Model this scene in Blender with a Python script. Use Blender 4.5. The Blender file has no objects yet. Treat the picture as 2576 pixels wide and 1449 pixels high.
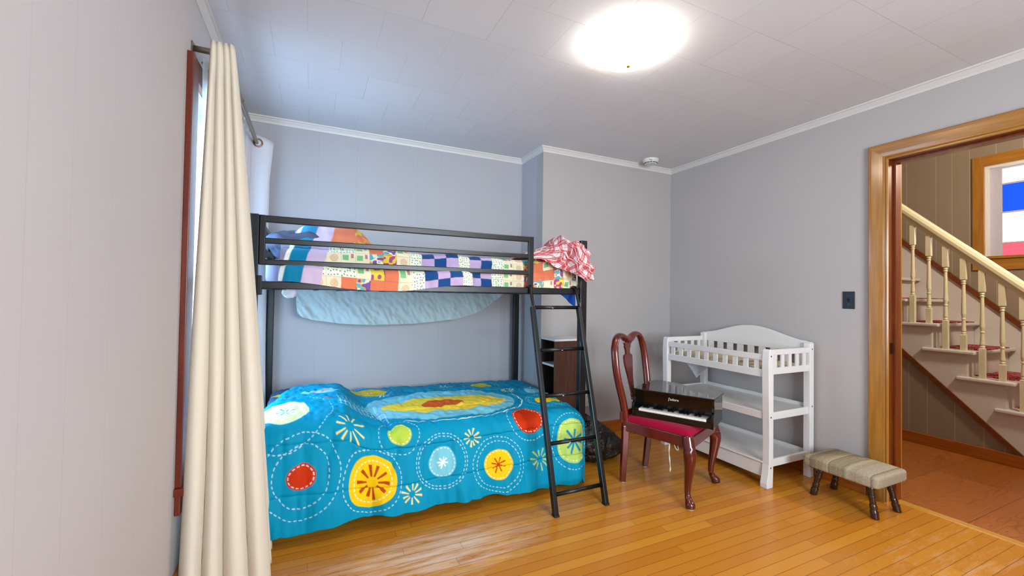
import bpy, bmesh, math, random
import numpy as np
from mathutils import Vector, Matrix, noise
PI = math.pi
R = math.radians
C = bpy.context.scene.collection
scene = bpy.context.scene

# ------------------------------------------------------------------ camera
IMG_W, IMG_H, FPX = 2576.0, 1449.0, 1071.35
CAM_H = 1.22
cam_d = bpy.data.cameras.new('camera'); cam = bpy.data.objects.new('camera', cam_d); C.objects.link(cam)
cam_d.sensor_fit = 'HORIZONTAL'; cam_d.sensor_width = 36.0; cam_d.lens = 36.0 * FPX / IMG_W
cam_d.clip_start = 0.02; cam_d.clip_end = 60
pi_, ro_, ya_ = R(1.0178), R(0.885), R(25.18)
fw = Vector((math.sin(ya_), math.cos(ya_), 0)); rt = Vector((math.cos(ya_), -math.sin(ya_), 0)); up = Vector((0, 0, 1))
f2 = fw * math.cos(pi_) + up * math.sin(pi_); u2 = up * math.cos(pi_) - fw * math.sin(pi_)
r3 = rt * math.cos(ro_) + u2 * math.sin(ro_); u3 = u2 * math.cos(ro_) - rt * math.sin(ro_)
mw = Matrix((r3, u3, -f2)).transposed().to_4x4(); mw.translation = Vector((0, 0, CAM_H))
cam.matrix_world = mw
scene.camera = cam

# ------------------------------------------------------------------ light
scene.view_settings.view_transform = 'Standard'
scene.view_settings.look = 'None'
scene.view_settings.exposure = 1.06
scene.view_settings.gamma = 1.0
scene.view_settings.use_curve_mapping = False
world = bpy.data.worlds.new('world'); scene.world = world; world.use_nodes = True
bg = world.node_tree.nodes['Background']; bg.inputs[0].default_value = (0.72, 0.86, 1.0, 1); bg.inputs[1].default_value = 1.6

def area_light(name, loc, target, sx, sy, power, col):
    d = bpy.data.lights.new(name, 'AREA'); d.shape = 'RECTANGLE'; d.size = sx; d.size_y = sy; d.energy = power; d.color = col
    o = bpy.data.objects.new(name, d); C.objects.link(o); o.location = loc
    o.rotation_euler = (Vector(target) - Vector(loc)).to_track_quat('-Z', 'Y').to_euler()
    return o
DAY_W, FILL_R, LAMP_E, HALL_E = 175.0, 72.0, 11.0, 48.0
area_light('window_daylight', (-1.75, 2.68, 1.75), (1.5, 2.68, 1.0), 1.9, 1.9, DAY_W, (0.36, 0.68, 1.0))
area_light('rear_fill_light', (1.30, -1.75, 1.45), (1.30, 1.0, 1.35), 1.5, 1.4, FILL_R, (0.84, 0.93, 1.0))  # added fill light behind the camera, shining through an invented rear window
hl = bpy.data.lights.new('hall_bulb', 'POINT'); hl.energy = HALL_E; hl.color = (1.0, 0.88, 0.72); hl.shadow_soft_size = 0.10
hlo = bpy.data.objects.new('hall_bulb', hl); C.objects.link(hlo); hlo.location = (4.25, 0.55, 2.32)
area_light('stair_window_daylight', (5.98, 1.2, 2.1), (4.6, 1.2, 1.3), 0.9, 0.8, 16.0, (0.7, 0.85, 1.0))

# ------------------------------------------------------------------ room sizes (metres, camera stands at x=0 y=0)
XL, YA, YB, XR, XB = -0.472, 3.544, 3.143, 3.2025, 1.755
ZC, YREAR = 2.487, -1.45
HX0, HX1 = 3.33, 5.60

# ------------------------------------------------------------------ helpers
def lin(c):
    if isinstance(c, str): c = [int(c[i:i + 2], 16) / 255 for i in (0, 2, 4)]
    return tuple((x / 12.92 if x <= 0.04045 else ((x + 0.055) / 1.055) ** 2.4) for x in c)

class NT:
    def __init__(s, name, rough=0.5, col=(0.5, 0.5, 0.5), metal=0.0, spec=0.5):
        s.mat = bpy.data.materials.new(name); s.mat.use_nodes = True; s.t = s.mat.node_tree; s.n = s.t.nodes
        s.b = s.n['Principled BSDF']; s.out = s.n['Material Output']
        s.b.inputs['Roughness'].default_value = rough; s.b.inputs['Base Color'].default_value = (*col, 1)
        s.b.inputs['Metallic'].default_value = metal; s.b.inputs['Specular IOR Level'].default_value = spec
        s._pos = None
    def link(s, a, b): s.t.links.new(a, b)
    def put(s, sock, v):
        if isinstance(v, bpy.types.NodeSocket): s.link(v, sock)
        elif isinstance(v, (tuple, list)) and len(v) == 3 and sock.type == 'RGBA': sock.default_value = (*v, 1)
        else: sock.default_value = v
    def m(s, op, a, b=None, c=None, clamp=False):
        n = s.n.new('ShaderNodeMath'); n.operation = op; n.use_clamp = clamp
        s.put(n.inputs[0], a)
        if b is not None: s.put(n.inputs[1], b)
        if c is not None: s.put(n.inputs[2], c)
        return n.outputs[0]
    def pos(s):
        if s._pos is None:
            g = s.n.new('ShaderNodeNewGeometry'); q = s.n.new('ShaderNodeSeparateXYZ'); s.link(g.outputs['Position'], q.inputs[0])
            s._pos = (g.outputs['Position'], q.outputs[0], q.outputs[1], q.outputs[2])
        return s._pos
    def obj(s):
        g = s.n.new('ShaderNodeTexCoord'); q = s.n.new('ShaderNodeSeparateXYZ'); s.link(g.outputs['Object'], q.inputs[0])
        return (g.outputs['Object'], q.outputs[0], q.outputs[1], q.outputs[2])
    def comb(s, x, y, z):
        n = s.n.new('ShaderNodeCombineXYZ'); s.put(n.inputs[0], x); s.put(n.inputs[1], y); s.put(n.inputs[2], z); return n.outputs[0]
    def noise(s, vec, scale, detail=3, rough=0.5, dist=0.0):
        n = s.n.new('ShaderNodeTexNoise'); s.put(n.inputs['Vector'], vec); n.inputs['Scale'].default_value = scale
        n.inputs['Detail'].default_value = detail; n.inputs['Roughness'].default_value = rough; n.inputs['Distortion'].default_value = dist
        return n.outputs['Fac']
    def white(s, vec):
        n = s.n.new('ShaderNodeTexWhiteNoise'); n.noise_dimensions = '3D'; s.put(n.inputs['Vector'], vec); return n.outputs['Value']
    def ramp(s, fac, stops, mode='LINEAR'):
        n = s.n.new('ShaderNodeValToRGB'); n.color_ramp.interpolation = mode; e = n.color_ramp.elements
        while len(e) < len(stops): e.new(0.5)
        for i, (p, c) in enumerate(stops): e[i].position = p; e[i].color = (*c, 1)
        s.put(n.inputs[0], fac); return n.outputs[0]
    def mix(s, f, a, b, mode='MIX'):
        n = s.n.new('ShaderNodeMix'); n.data_type = 'RGBA'; n.blend_type = mode
        s.put(n.inputs[0], f); s.put(n.inputs[6], a); s.put(n.inputs[7], b); return n.outputs[2]
    def mul(s, v, vec):
        n = s.n.new('ShaderNodeVectorMath'); n.operation = 'MULTIPLY'; s.put(n.inputs[0], v); n.inputs[1].default_value = vec; return n.outputs[0]
    def col(s, c): s.put(s.b.inputs['Base Color'], c); return s
    def bump(s, h, dist=0.002, strength=1.0):
        n = s.n.new('ShaderNodeBump'); n.inputs['Distance'].default_value = dist; n.inputs['Strength'].default_value = strength
        s.put(n.inputs['Height'], h); s.link(n.outputs[0], s.b.inputs['Normal']); return s
    def emit(s, c, st):
        s.b.inputs['Emission Color'].default_value = (*c, 1); s.b.inputs['Emission Strength'].default_value = st; return s

def plain(name, hexc, rough=0.5, metal=0.0, spec=0.5, nscale=0, nbump=0.0, var=0.06):
    t = NT(name, rough, lin(hexc), metal, spec); c = lin(hexc)
    n = t.noise(t.obj()[0], nscale or 30, 3)
    t.col(t.mix(n, tuple(x * (1 - var) for x in c), tuple(min(1, x * (1 + var)) for x in c)))
    if nbump: t.bump(n, nbump)
    return t.mat

class MB:
    def __init__(s): s.v = []; s.f = []
    def add(s, vs, fs):
        k = len(s.v); s.v += [tuple(p) for p in vs]; s.f += [tuple(i + k for i in f) for f in fs]; return s
    def box(s, x0, x1, y0, y1, z0, z1):
        v = [(x, y, z) for z in (z0, z1) for y in (y0, y1) for x in (x0, x1)]
        return s.add(v, [(0, 2, 3, 1), (4, 5, 7, 6), (0, 1, 5, 4), (2, 6, 7, 3), (0, 4, 6, 2), (1, 3, 7, 5)])
    def bar(s, p0, p1, w, h, upv=(0, 0, 1)):
        p0 = Vector(p0); p1 = Vector(p1); d = (p1 - p0).normalized(); sd = d.cross(Vector(upv)).normalized(); u = sd.cross(d).normalized()
        v = []
        for p in (p0, p1):
            for a, b in ((-1, -1), (1, -1), (1, 1), (-1, 1)): v.append(p + sd * a * w / 2 + u * b * h / 2)
        return s.add(v, [(3, 2, 1, 0), (4, 5, 6, 7), (0, 1, 5, 4), (1, 2, 6, 5), (2, 3, 7, 6), (3, 0, 4, 7)])
    def tube(s, path, r, n=10, caps=True, sx=1.0, sy=1.0, ref=(0, 0, 1)):
        P = [Vector(p) for p in path]; rs = r if isinstance(r, (list, tuple)) else [r] * len(P); v = []
        ref = Vector(ref)
        for i, p in enumerate(P):
            d = (P[min(i + 1, len(P) - 1)] - P[max(i - 1, 0)]).normalized()
            rr = ref if abs(d.dot(ref)) < 0.97 else Vector((1, 0, 0))
            a = d.cross(rr).normalized(); b = a.cross(d).normalized()
            for k in range(n):
                t = 2 * PI * k / n; v.append(p + a * math.cos(t) * rs[i] * sx + b * math.sin(t) * rs[i] * sy)
        f = [(i * n + k, i * n + (k + 1) % n, (i + 1) * n + (k + 1) % n, (i + 1) * n + k) for i in range(len(P) - 1) for k in range(n)]
        if caps: f += [tuple(range(n))[::-1], tuple((len(P) - 1) * n + k for k in range(n))]
        return s.add(v, f)
    def lathe(s, prof, c=(0, 0, 0), n=24, sq=None):
        v = []
        for i, (r, z) in enumerate(prof):
            for k in range(n):
                t = 2 * PI * k / n + (PI / 4 if n == 4 else 0)
                q = 1.0
                if sq and sq[i]:
                    q = 1 / max(abs(math.cos(t + 0.001)), abs(math.sin(t + 0.001)))
                v.append((c[0] + r * q * math.cos(t), c[1] + r * q * math.sin(t), c[2] + z))
        f = [(i * n + k, i * n + (k + 1) % n, (i + 1) * n + (k + 1) % n, (i + 1) * n + k) for i in range(len(prof) - 1) for k in range(n)]
        f += [tuple(range(n))[::-1], tuple((len(prof) - 1) * n + k for k in range(n))]
        return s.add(v, f)
    def prism(s, poly, ax, a, b):      # poly in the two other axes (cyclic order kept x,y / x,z / y,z)
        def P(u, w, c): return {0: (c, u, w), 1: (u, c, w), 2: (u, w, c)}[ax]
        n = len(poly); v = [P(u, w, a) for u, w in poly] + [P(u, w, b) for u, w in poly]
        return s.add(v, [tuple(range(n))[::-1], tuple(range(n, 2 * n))] + [(i, (i + 1) % n, n + (i + 1) % n, n + i) for i in range(n)])
    def xf(s, M):
        s.v = [tuple(M @ Vector(p)) for p in s.v]; return s

ORIG = {}
def tag(o, label=None, cat=None, group=None, kind=None):
    for k, v in (('label', label), ('category', cat), ('group', group), ('kind', kind)):
        if v: o[k] = v
    return o
def thing(name, loc, label, cat, rz=0.0, group=None):
    o = bpy.data.objects.new(name, None); o.empty_display_size = 0.05; C.objects.link(o); o.location = loc; o.rotation_euler = (0, 0, rz)
    ORIG[o.name] = Vector(loc) if rz == 0 else Vector((0, 0, 0))
    return tag(o, label, cat, group)
def link_mesh(name, me, mat, parent=None, off=None, smooth=False, bevel=0.0, solid=0.0, seg=2, subd=0):
    if mat: me.materials.append(mat)
    me.update()
    if smooth: me.polygons.foreach_set('use_smooth', [True] * len(me.polygons))
    o = bpy.data.objects.new(name, me); C.objects.link(o)
    if parent is not None:
        o.parent = parent; me.transform(Matrix.Translation(-ORIG[parent.name])); ORIG[o.name] = ORIG[parent.name]
    else:
        co = np.empty(len(me.vertices) * 3); me.vertices.foreach_get('co', co); co = co.reshape(-1, 3)
        c = (co.min(0) + co.max(0)) / 2; c[2] = co[:, 2].min(); base = Vector(c)
        me.transform(Matrix.Translation(-base)); o.location = base; ORIG[o.name] = base
    if solid:
        md = o.modifiers.new('solid', 'SOLIDIFY'); md.thickness = solid; md.offset = 0
    if subd:
        md = o.modifiers.new('sub', 'SUBSURF'); md.levels = subd; md.render_levels = subd
    if bevel:
        md = o.modifiers.new('bevel', 'BEVEL'); md.width = bevel; md.segments = seg; md.limit_method = 'ANGLE'; md.angle_limit = R(40)
    return o
def build(mb, name, mat, parent=None, flip=True, **k):
    me = bpy.data.meshes.new(name); me.from_pydata(mb.v, [], mb.f)
    if flip:
        bm = bmesh.new(); bm.from_mesh(me); bmesh.ops.recalc_face_normals(bm, faces=bm.faces); bm.to_mesh(me); bm.free()
    return link_mesh(name, me, mat, parent, **k)
def grid_mesh(name, P, cols=None):     # P: (nu, nv, 3) numpy, cols: (nu, nv, 3)
    nu, nv = P.shape[:2]; me = bpy.data.meshes.new(name)
    idx = np.arange(nu * nv).reshape(nu, nv)
    q = np.stack([idx[:-1, :-1], idx[1:, :-1], idx[1:, 1:], idx[:-1, 1:]], -1).reshape(-1, 4)
    me.vertices.add(nu * nv); me.vertices.foreach_set('co', P.reshape(-1).astype(np.float32))
    me.loops.add(q.size); me.loops.foreach_set('vertex_index', q.reshape(-1).astype(np.int32))
    me.polygons.add(len(q)); me.polygons.foreach_set('loop_start', (np.arange(len(q)) * 4).astype(np.int32)); me.polygons.foreach_set('loop_total', np.full(len(q), 4, np.int32))
    me.update(calc_edges=True)
    if cols is not None:
        ca = me.color_attributes.new('Col', 'FLOAT_COLOR', 'POINT')
        c4 = np.concatenate([cols, np.ones((nu, nv, 1))], -1).astype(np.float32); ca.data.foreach_set('color', c4.reshape(-1))
    return me
def attr_mat(name, rough=0.8, nb=0.0008, nscale=350, sheen=0.0, trans=0.0):
    t = NT(name, rough, spec=0.12); a = t.n.new('ShaderNodeAttribute'); a.attribute_name = 'Col'
    t.link(a.outputs['Color'], t.b.inputs['Base Color']); t.bump(t.noise(t.obj()[0], nscale, 2), nb)
    if sheen: t.b.inputs['Sheen Weight'].default_value = sheen
    return t.mat
def struct(mb, name, mat, **k): return tag(build(mb, name, mat, **k), kind='structure')

# smooth value noise in numpy
def vnoise(x, y, seed=0):
    xi = np.floor(x).astype(int); yi = np.floor(y).astype(int); fx = x - xi; fy = y - yi
    fx = fx * fx * (3 - 2 * fx); fy = fy * fy * (3 - 2 * fy)
    def h(a, b):
        n = (a * 374761393 + b * 668265263 + seed * 974711) & 0x7fffffff
        n = (n ^ (n >> 13)) * 1274126177 & 0x7fffffff
        return ((n ^ (n >> 16)) & 0xffff) / 65535.0
    return (h(xi, yi) * (1 - fx) * (1 - fy) + h(xi + 1, yi) * fx * (1 - fy) + h(xi, yi + 1) * (1 - fx) * fy + h(xi + 1, yi + 1) * fx * fy) * 2 - 1
def sst(e0, e1, x):
    t = np.clip((x - e0) / (e1 - e0), 0, 1); return t * t * (3 - 2 * t)

# ------------------------------------------------------------------ room materials
def wall_mat(name, hexc, grooves, axis, gcol=0.80, gw=0.0016, rough=0.55, shade_noise=0.04, streak=0.0):
    t = NT(name, rough, spec=0.35); P, x, y, z = t.pos(); u = {0: x, 1: y}[axis]
    c = lin(hexc); n = t.noise(P, 1.3, 2); fine = t.noise(t.mul(P, (160, 160, 14)), 1.0, 2)
    col = t.mix(n, tuple(k * (1 - shade_noise) for k in c), tuple(k * (1 + shade_noise) for k in c))
    if streak:
        sn = t.noise(t.mul(P, (30, 30, 1.2)), 1.0, 3); col = t.mix(t.m('MULTIPLY', sn, streak), col, tuple(k * 1.7 for k in c))
    g = None
    for q in grooves:
        d = t.m('ABSOLUTE', t.m('SUBTRACT', u, q)); w = t.m('LESS_THAN', d, gw); g = w if g is None else t.m('MAXIMUM', g, w)
    if g is not None: col = t.mix(g, col, tuple(k * gcol for k in c))
    t.col(col); t.bump(fine, 0.0006, 0.5); return t.mat
GR = [0.0, 0.203, 0.364, 0.567, 0.73, 0.99, 1.21]
gy = [-1.2, -0.92, -0.6, -0.35, -0.05, 0.2, 0.46, 0.7, 0.89, 1.07, 1.231, 1.434, 1.66, 1.86, 2.066, 3.3]
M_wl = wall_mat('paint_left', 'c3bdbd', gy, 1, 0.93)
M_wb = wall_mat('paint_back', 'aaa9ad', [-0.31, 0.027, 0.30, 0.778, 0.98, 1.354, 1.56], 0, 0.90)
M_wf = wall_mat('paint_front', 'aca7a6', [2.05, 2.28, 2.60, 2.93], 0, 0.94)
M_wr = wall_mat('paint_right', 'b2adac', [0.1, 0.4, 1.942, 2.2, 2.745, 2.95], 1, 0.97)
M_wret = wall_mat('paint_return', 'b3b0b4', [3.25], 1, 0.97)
M_hall = wall_mat('taupe_panel', '8a7b6a', [-0.2, 0.1, 0.31, 0.62, 0.93, 1.10, 1.34, 1.452, 1.617, 1.79, 1.913, 2.03, 2.26, 2.52, 2.73, 2.98, 3.2, 3.5, 3.8], 1, 1.55, 0.003, 0.32, 0.07, 0.25)

t = NT('ceiling_tile', 0.75, spec=0.3); P, x, y, z = t.pos()
ry = t.m('DIVIDE', t.m('ADD', y, 0.28 + 3.2), 0.32); row = t.m('FLOOR', ry); fy = t.m('FRACT', ry)
rx = t.m('ADD', t.m('DIVIDE', t.m('ADD', x, 3.245), 0.32), t.m('MULTIPLY', t.m('MODULO', t.m('ADD', row, 1), 2), 0.5)); fx = t.m('FRACT', rx)
dl = t.m('MINIMUM', t.m('MINIMUM', fy, t.m('SUBTRACT', 1, fy)), t.m('MINIMUM', fx, t.m('SUBTRACT', 1, fx)))
cell = t.white(t.comb(t.m('FLOOR', rx), row, 0.0))
gl = t.m('LESS_THAN', dl, 0.0045)
grain = t.noise(P, 170, 4, 0.6)
base = t.mix(cell, lin('cfd0d4'), lin('d3d4d8')); base = t.mix(t.m('MULTIPLY', gl, t.m('ADD', 0.35, t.m('MULTIPLY', cell, 0.4))), base, lin('b3aeab'))
t.col(base); t.bump(t.m('SUBTRACT', t.m('MULTIPLY', grain, 0.5), t.m('ADD', t.m('MULTIPLY', gl, 1.0), t.m('MULTIPLY', cell, 0.25))), 0.0018, 0.6)
M_ceil = t.mat

def plank_mat(name, pw, plen, pal, axis, gapc, rough, worn_glare=False, fig=0.0, gap=0.025):
    t = NT(name, rough, spec=0.5); P, x, y, z = t.pos()
    u, v = (x, y) if axis == 0 else (y, x)
    rv = t.m('DIVIDE', t.m('ADD', v, 20.0), pw); row = t.m('FLOOR', rv); fv = t.m('FRACT', rv)
    off = t.white(t.comb(row, 3.1, 7.7))
    ru = t.m('ADD', t.m('DIVIDE', t.m('ADD', u, 30.0), plen), t.m('MULTIPLY', off, 5.0)); fu = t.m('FRACT', ru); pid = t.m('FLOOR', ru)
    rnd = t.white(t.comb(pid, row, 1.3)); rnd2 = t.white(t.comb(pid, row, 9.3))
    sv = (1.5, 45.0, 1.0) if axis == 0 else (45.0, 1.5, 1.0)
    off3 = t.comb(t.m('MULTIPLY', rnd, 17.0), t.m('MULTIPLY', rnd2, 31.0), 0.0)
    addv = t.n.new('ShaderNodeVectorMath'); addv.operation = 'ADD'; t.link(t.mul(P, sv), addv.inputs[0]); t.link(off3, addv.inputs[1])
    gr = t.noise(addv.outputs[0], 1.6, 5, 0.6)
    col = t.ramp(rnd, pal)
    col = t.mix(t.m('MULTIPLY', gr, 0.35), col, pal[0][1])
    blotch = t.noise(P, 2.2, 3); col = t.mix(t.m('MULTIPLY', blotch, 0.25), col, pal[-1][1])
    if fig:      # cathedral grain
        add2 = t.n.new('ShaderNodeVectorMath'); add2.operation = 'ADD'; t.link(t.mul(P, (1.3, 9.0, 1.0) if axis == 0 else (9.0, 1.3, 1.0)), add2.inputs[0]); t.link(off3, add2.inputs[1])
        fn = t.noise(add2.outputs[0], 0.9, 2, 0.45, 0.4)
        ring = t.m('FRACT', t.m('MULTIPLY', fn, 22.0)); ring = t.m('POWER', ring, 3.0)
        col = t.mix(t.m('MULTIPLY', ring, fig), col, lin('542a12'))
    if worn_glare:
        wn = t.noise(t.mul(P, (2.4, 17.0, 1.0)), 1.4, 7, 0.72)
        dx = t.m('DIVIDE', t.m('SUBTRACT', x, 0.55), 0.75); dy = t.m('DIVIDE', t.m('SUBTRACT', y, 1.98), 0.28)
        rr = t.m('SUBTRACT', 1.0, t.m('ADD', t.m('MULTIPLY', dx, dx), t.m('MULTIPLY', dy, dy)), clamp=True)
        dx2 = t.m('DIVIDE', t.m('SUBTRACT', x, 2.7), 0.8); dy2 = t.m('DIVIDE', t.m('SUBTRACT', y, 0.9), 0.42)
        rr_glare = t.m('MULTIPLY', t.m('SUBTRACT', 1.0, t.m('ADD', t.m('MULTIPLY', dx2, dx2), t.m('MULTIPLY', dy2, dy2)), clamp=True), 0.45)  # pale patch near the door paints a reflection into the floor colour
        rr = t.m('MAXIMUM', rr, rr_glare)
        k = t.m('MULTIPLY', t.m('SUBTRACT', t.m('ADD', wn, t.m('MULTIPLY', rr, 0.30)), 0.62, clamp=True), 3.2, clamp=True)
        k = t.m('MULTIPLY', k, rr, clamp=True)
        col = t.mix(t.m('MULTIPLY', k, 1.15, clamp=True), col, lin('e6c8ae'))
        t.put(t.b.inputs['Roughness'], t.m('ADD', rough, t.m('MULTIPLY', k, 0.25)))
    gv = t.m('LESS_THAN', t.m('MINIMUM', fv, t.m('SUBTRACT', 1, fv)), gap)
    gu = t.m('LESS_THAN', t.m('MINIMUM', fu, t.m('SUBTRACT', 1, fu)), 0.0011 / plen * 1.0)
    g = t.m('MAXIMUM', gv, gu)
    t.col(t.mix(t.m('MULTIPLY', g, 0.62), col, gapc)); t.bump(t.m('SUBTRACT', t.m('MULTIPLY', gr, 0.15), g), 0.0006, 0.6)
    return t.mat
M_floor = plank_mat('maple_floor', 0.0572, 1.55, [(0, lin('b86f1c')), (0.4, lin('c0791f')), (0.75, lin('c78122')), (1, lin('cf8e2e'))], 0, lin('5f340f'), 0.27, worn_glare=True)
M_hfloor = plank_mat('oak_floor', 0.43, 2.6, [(0, lin('94541f')), (0.5, lin('a5602a')), (1, lin('b66c34'))], 0, lin('3a1708'), 0.30, fig=0.5, gap=0.004)

def wood_mat(name, c0, c1, rough=0.3, scale=(2, 2, 30), dist=0.4, axis_obj=False, spec=0.5, coat=0.0):
    t = NT(name, rough, spec=spec); P = t.obj()[0] if axis_obj else t.pos()[0]
    g = t.noise(t.mul(P, scale), 1.0, 5, 0.6, dist); t.col(t.ramp(g, [(0.25, lin(c0)), (0.75, lin(c1))]))
    t.bump(g, 0.0003); t.b.inputs['Coat Weight'].default_value = coat; t.b.inputs['Coat Roughness'].default_value = 0.12
    return t.mat
M_trimV = wood_mat('honey_oak_upright', '8e5a1a', 'b07a30', 0.25, (40, 40, 3), coat=0.3)
M_jamb = wood_mat('dark_varnished_jamb', '5a2006', '7a3a0e', 0.25, (40, 40, 3), coat=0.3)
M_trimH = wood_mat('honey_oak_level', '8e5a1a', 'b07a30', 0.25, (40, 3, 40), coat=0.3)
M_base = wood_mat('orange_oak_base', '8f4a12', 'b0631c', 0.28, (4, 4, 60), coat=0.2)
M_redwood = wood_mat('dark_red_window_wood', '4f1606', '7a2a0c', 0.35, (50, 50, 3))
M_darktrim = wood_mat('dark_stair_trim', '5a2c10', '7a4019', 0.3, (40, 3, 40))
M_crown = plain('crown_white', 'cfccc8', 0.45, var=0.02)
M_white = plain('white_gloss_paint', 'e1dfdd', 0.35, var=0.02)
M_cream = plain('cream_gloss_paint', 'd8cfae', 0.28, var=0.03)
M_strwhite = plain('stair_white_paint', 'cfc8c0', 0.40, var=0.04)

# ------------------------------------------------------------------ structure
struct(MB().box(XL - 0.12, XR + 0.065, YREAR - 0.1, YA + 0.1, -0.05, 0.0), 'floor', M_floor)
struct(MB().box(XL - 0.12, XR + 0.03, YREAR - 0.1, YA + 0.1, ZC, ZC + 0.05), 'ceiling', M_ceil)
WY0, WY1, WZ0, WZ1 = 2.185, 3.17, 0.44, 2.10
w = MB(); T = 0.12
w.box(XL - T, XL, YREAR, WY0, 0, ZC).box(XL - T, XL, WY1, YA, 0, ZC).box(XL - T, XL, WY0, WY1, 0, WZ0).box(XL - T, XL, WY0, WY1, WZ1, ZC)
struct(w, 'wall_left', M_wl)
struct(MB().box(XL - T, XB + T, YA, YA + T, 0, ZC), 'wall_back', M_wb)
struct(MB().box(XB, XB + T, YB + T, YA, 0, ZC), 'wall_alcove', M_wret)
struct(MB().box(XB, XR + T, YB, YB + T, 0, ZC), 'wall_front', M_wf)
DY0, DY1, DZ = 0.55, 1.378, 2.092
w = MB(); w.box(XR, XR + 0.1, DY1 + 0.02, YB, 0, ZC).box(XR, XR + 0.1, YREAR, DY0 - 0.02, 0, ZC).box(XR, XR + 0.1, DY0 - 0.02, DY1 + 0.02, DZ + 0.02, ZC)
struct(w, 'wall_right', M_wr)
w = MB(); a0, a1, b0, b1 = 0.5, 2.1, 0.75, 2.15
w.box(XL - T, a0, YREAR - T, YREAR, 0, ZC).box(a1, XR + T, YREAR - T, YREAR, 0, ZC).box(a0, a1, YREAR - T, YREAR, 0, b0).box(a0, a1, YREAR - T, YREAR, b1, ZC)
struct(w, 'wall_rear', M_wf)
wr = struct(MB().box(a0, a1, YREAR - 0.10, YREAR - 0.06, b0, b0 + 0.05).box(a0, a1, YREAR - 0.10, YREAR - 0.06, b1 - 0.05, b1).box(a0, a0 + .05, YREAR - 0.10, YREAR - 0.06, b0, b1).box(a1 - .05, a1, YREAR - 0.10, YREAR - 0.06, b0, b1).box(a0, a1, YREAR - 0.10, YREAR - 0.06, 1.42, 1.47), 'rear_fill_window', M_white)  # unseen window added to the rear wall for the fill light
# slim white corner bead on the projecting wall
struct(MB().box(XB - 0.004, XB + 0.018, YB - 0.004, YB + 0.018, 0, ZC - 0.045), 'trim_corner', M_wf)
# crown moulding
def crown(path, name):          # path on wall planes, mitred
    prof = [(0, 0), (0.006, 0), (0.010, 0.014), (0.022, 0.030), (0.024, 0.034), (0.032, 0.036), (0.034, 0.045), (0, 0.045)]
    P = [Vector(p) for p in path]; n = len(P); mb = MB(); vs = []
    for i, p in enumerate(P):
        d0 = (P[i] - P[i - 1]).normalized() if i else (P[1] - P[0]).normalized(); d1 = (P[i + 1] - P[i]).normalized() if i < n - 1 else d0
        n0 = Vector((d0.y, -d0.x)); n1 = Vector((d1.y, -d1.x)); m = n0 + n1; m = m / m.dot(n0)
        for a, b in prof: vs.append((p.x + m.x * a, p.y + m.y * a, ZC - 0.045 + b))
    k = len(prof); fs = [(i * k + j, i * k + (j + 1) % k, (i + 1) * k + (j + 1) % k, (i + 1) * k + j) for i in range(n - 1) for j in range(k)]
    fs += [tuple(range(k)), tuple((n - 1) * k + j for j in range(k))]
    mb.add(vs, fs); return struct(mb, name, M_crown)
crown([(XL, YREAR), (XL, YA), (XB, YA), (XB, YB), (XR, YB), (XR, YREAR)], 'trim_crown')
# baseboards
def board(name, x0, x1, y0, y1, h, mat): return struct(MB().box(x0, x1, y0, y1, 0, h), name, mat, bevel=0.004)
board('baseboard_front', XB, XR, YB - 0.018, YB, 0.098, M_base)
board('baseboard_alcove', XB - 0.018, XB, YB, YA, 0.098, M_base)
board('baseboard_back', XL, XB, YA - 0.018, YA, 0.098, M_base)
board('baseboard_right', XR - 0.018, XR, DY1 + 0.115, YB, 0.098, M_base)
board('baseboard_left', XL, XL + 0.018, YREAR, YA, 0.098, M_base)

# door casing (honey oak) of the opening to the hall
door = thing('door_1', (XR, 0.96, 0), 'honey oak door casing around the opening to the staircase', 'door'); door['kind'] = 'structure'
def casing_profile(w):  # across width (u from opening edge outwards), thickness
    return [(0.0, 0.0), (0.0, 0.010), (0.004, 0.014), (0.012, 0.014), (0.014, 0.010), (0.020, 0.017), (0.026, 0.017), (0.045, 0.020), (w - 0.02, 0.024), (w - 0.006, 0.024), (w, 0.018), (w, 0.0)]
CW = 0.102
def casing_side(ys, sgn, name):
    mb = MB(); pr = casing_profile(CW)
    vs = [(XR - b, ys + sgn * a, 0.0) for a, b in pr] + [(XR - b, ys + sgn * a, DZ + a) for a, b in pr]; k = len(pr)
    mb.add(vs, [tuple(range(k)), tuple(range(k, 2 * k))] + [(i, (i + 1) % k, k + (i + 1) % k, k + i) for i in range(k)])
    return build(mb, name, M_trimV, door)
casing_side(DY1, 1, 'casing'); casing_side(DY0, -1, 'casing')
mb = MB(); pr = casing_profile(CW); k = len(pr)
vs = [(XR - b, DY1 + a, DZ + a) for a, b in pr] + [(XR - b, DY0 - a, DZ + a) for a, b in pr]
mb.add(vs, [tuple(range(k)), tuple(range(k, 2 * k))] + [(i, (i + 1) % k, k + (i + 1) % k, k + i) for i in range(k)])
build(mb, 'casing_head', M_trimH, door)
mb = MB(); mb.box(XR - 0.004, 3.335, DY1, DY1 + 0.02, 0, DZ + 0.02).box(XR + 0.045, 3.31, DY1 - 0.014, DY1, 0, DZ - 0.016); build(mb, 'jamb', M_jamb, door, bevel=0.002)
mb = MB(); mb.box(XR - 0.004, 3.335, DY0 - 0.02, DY0 + 0.002, 0, DZ + 0.02).box(XR + 0.045, 3.31, DY0, DY0 + 0.014, 0, DZ - 0.016); build(mb, 'jamb', M_jamb, door, bevel=0.002)
mb = MB(); mb.box(XR - 0.004, 3.335, DY0 + 0.0005, DY1 - 0.0005, DZ, DZ + 0.02).box(XR + 0.045, 3.31, DY0, DY1, DZ - 0.016, DZ); build(mb, 'head_jamb', M_jamb, door, bevel=0.002)
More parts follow.
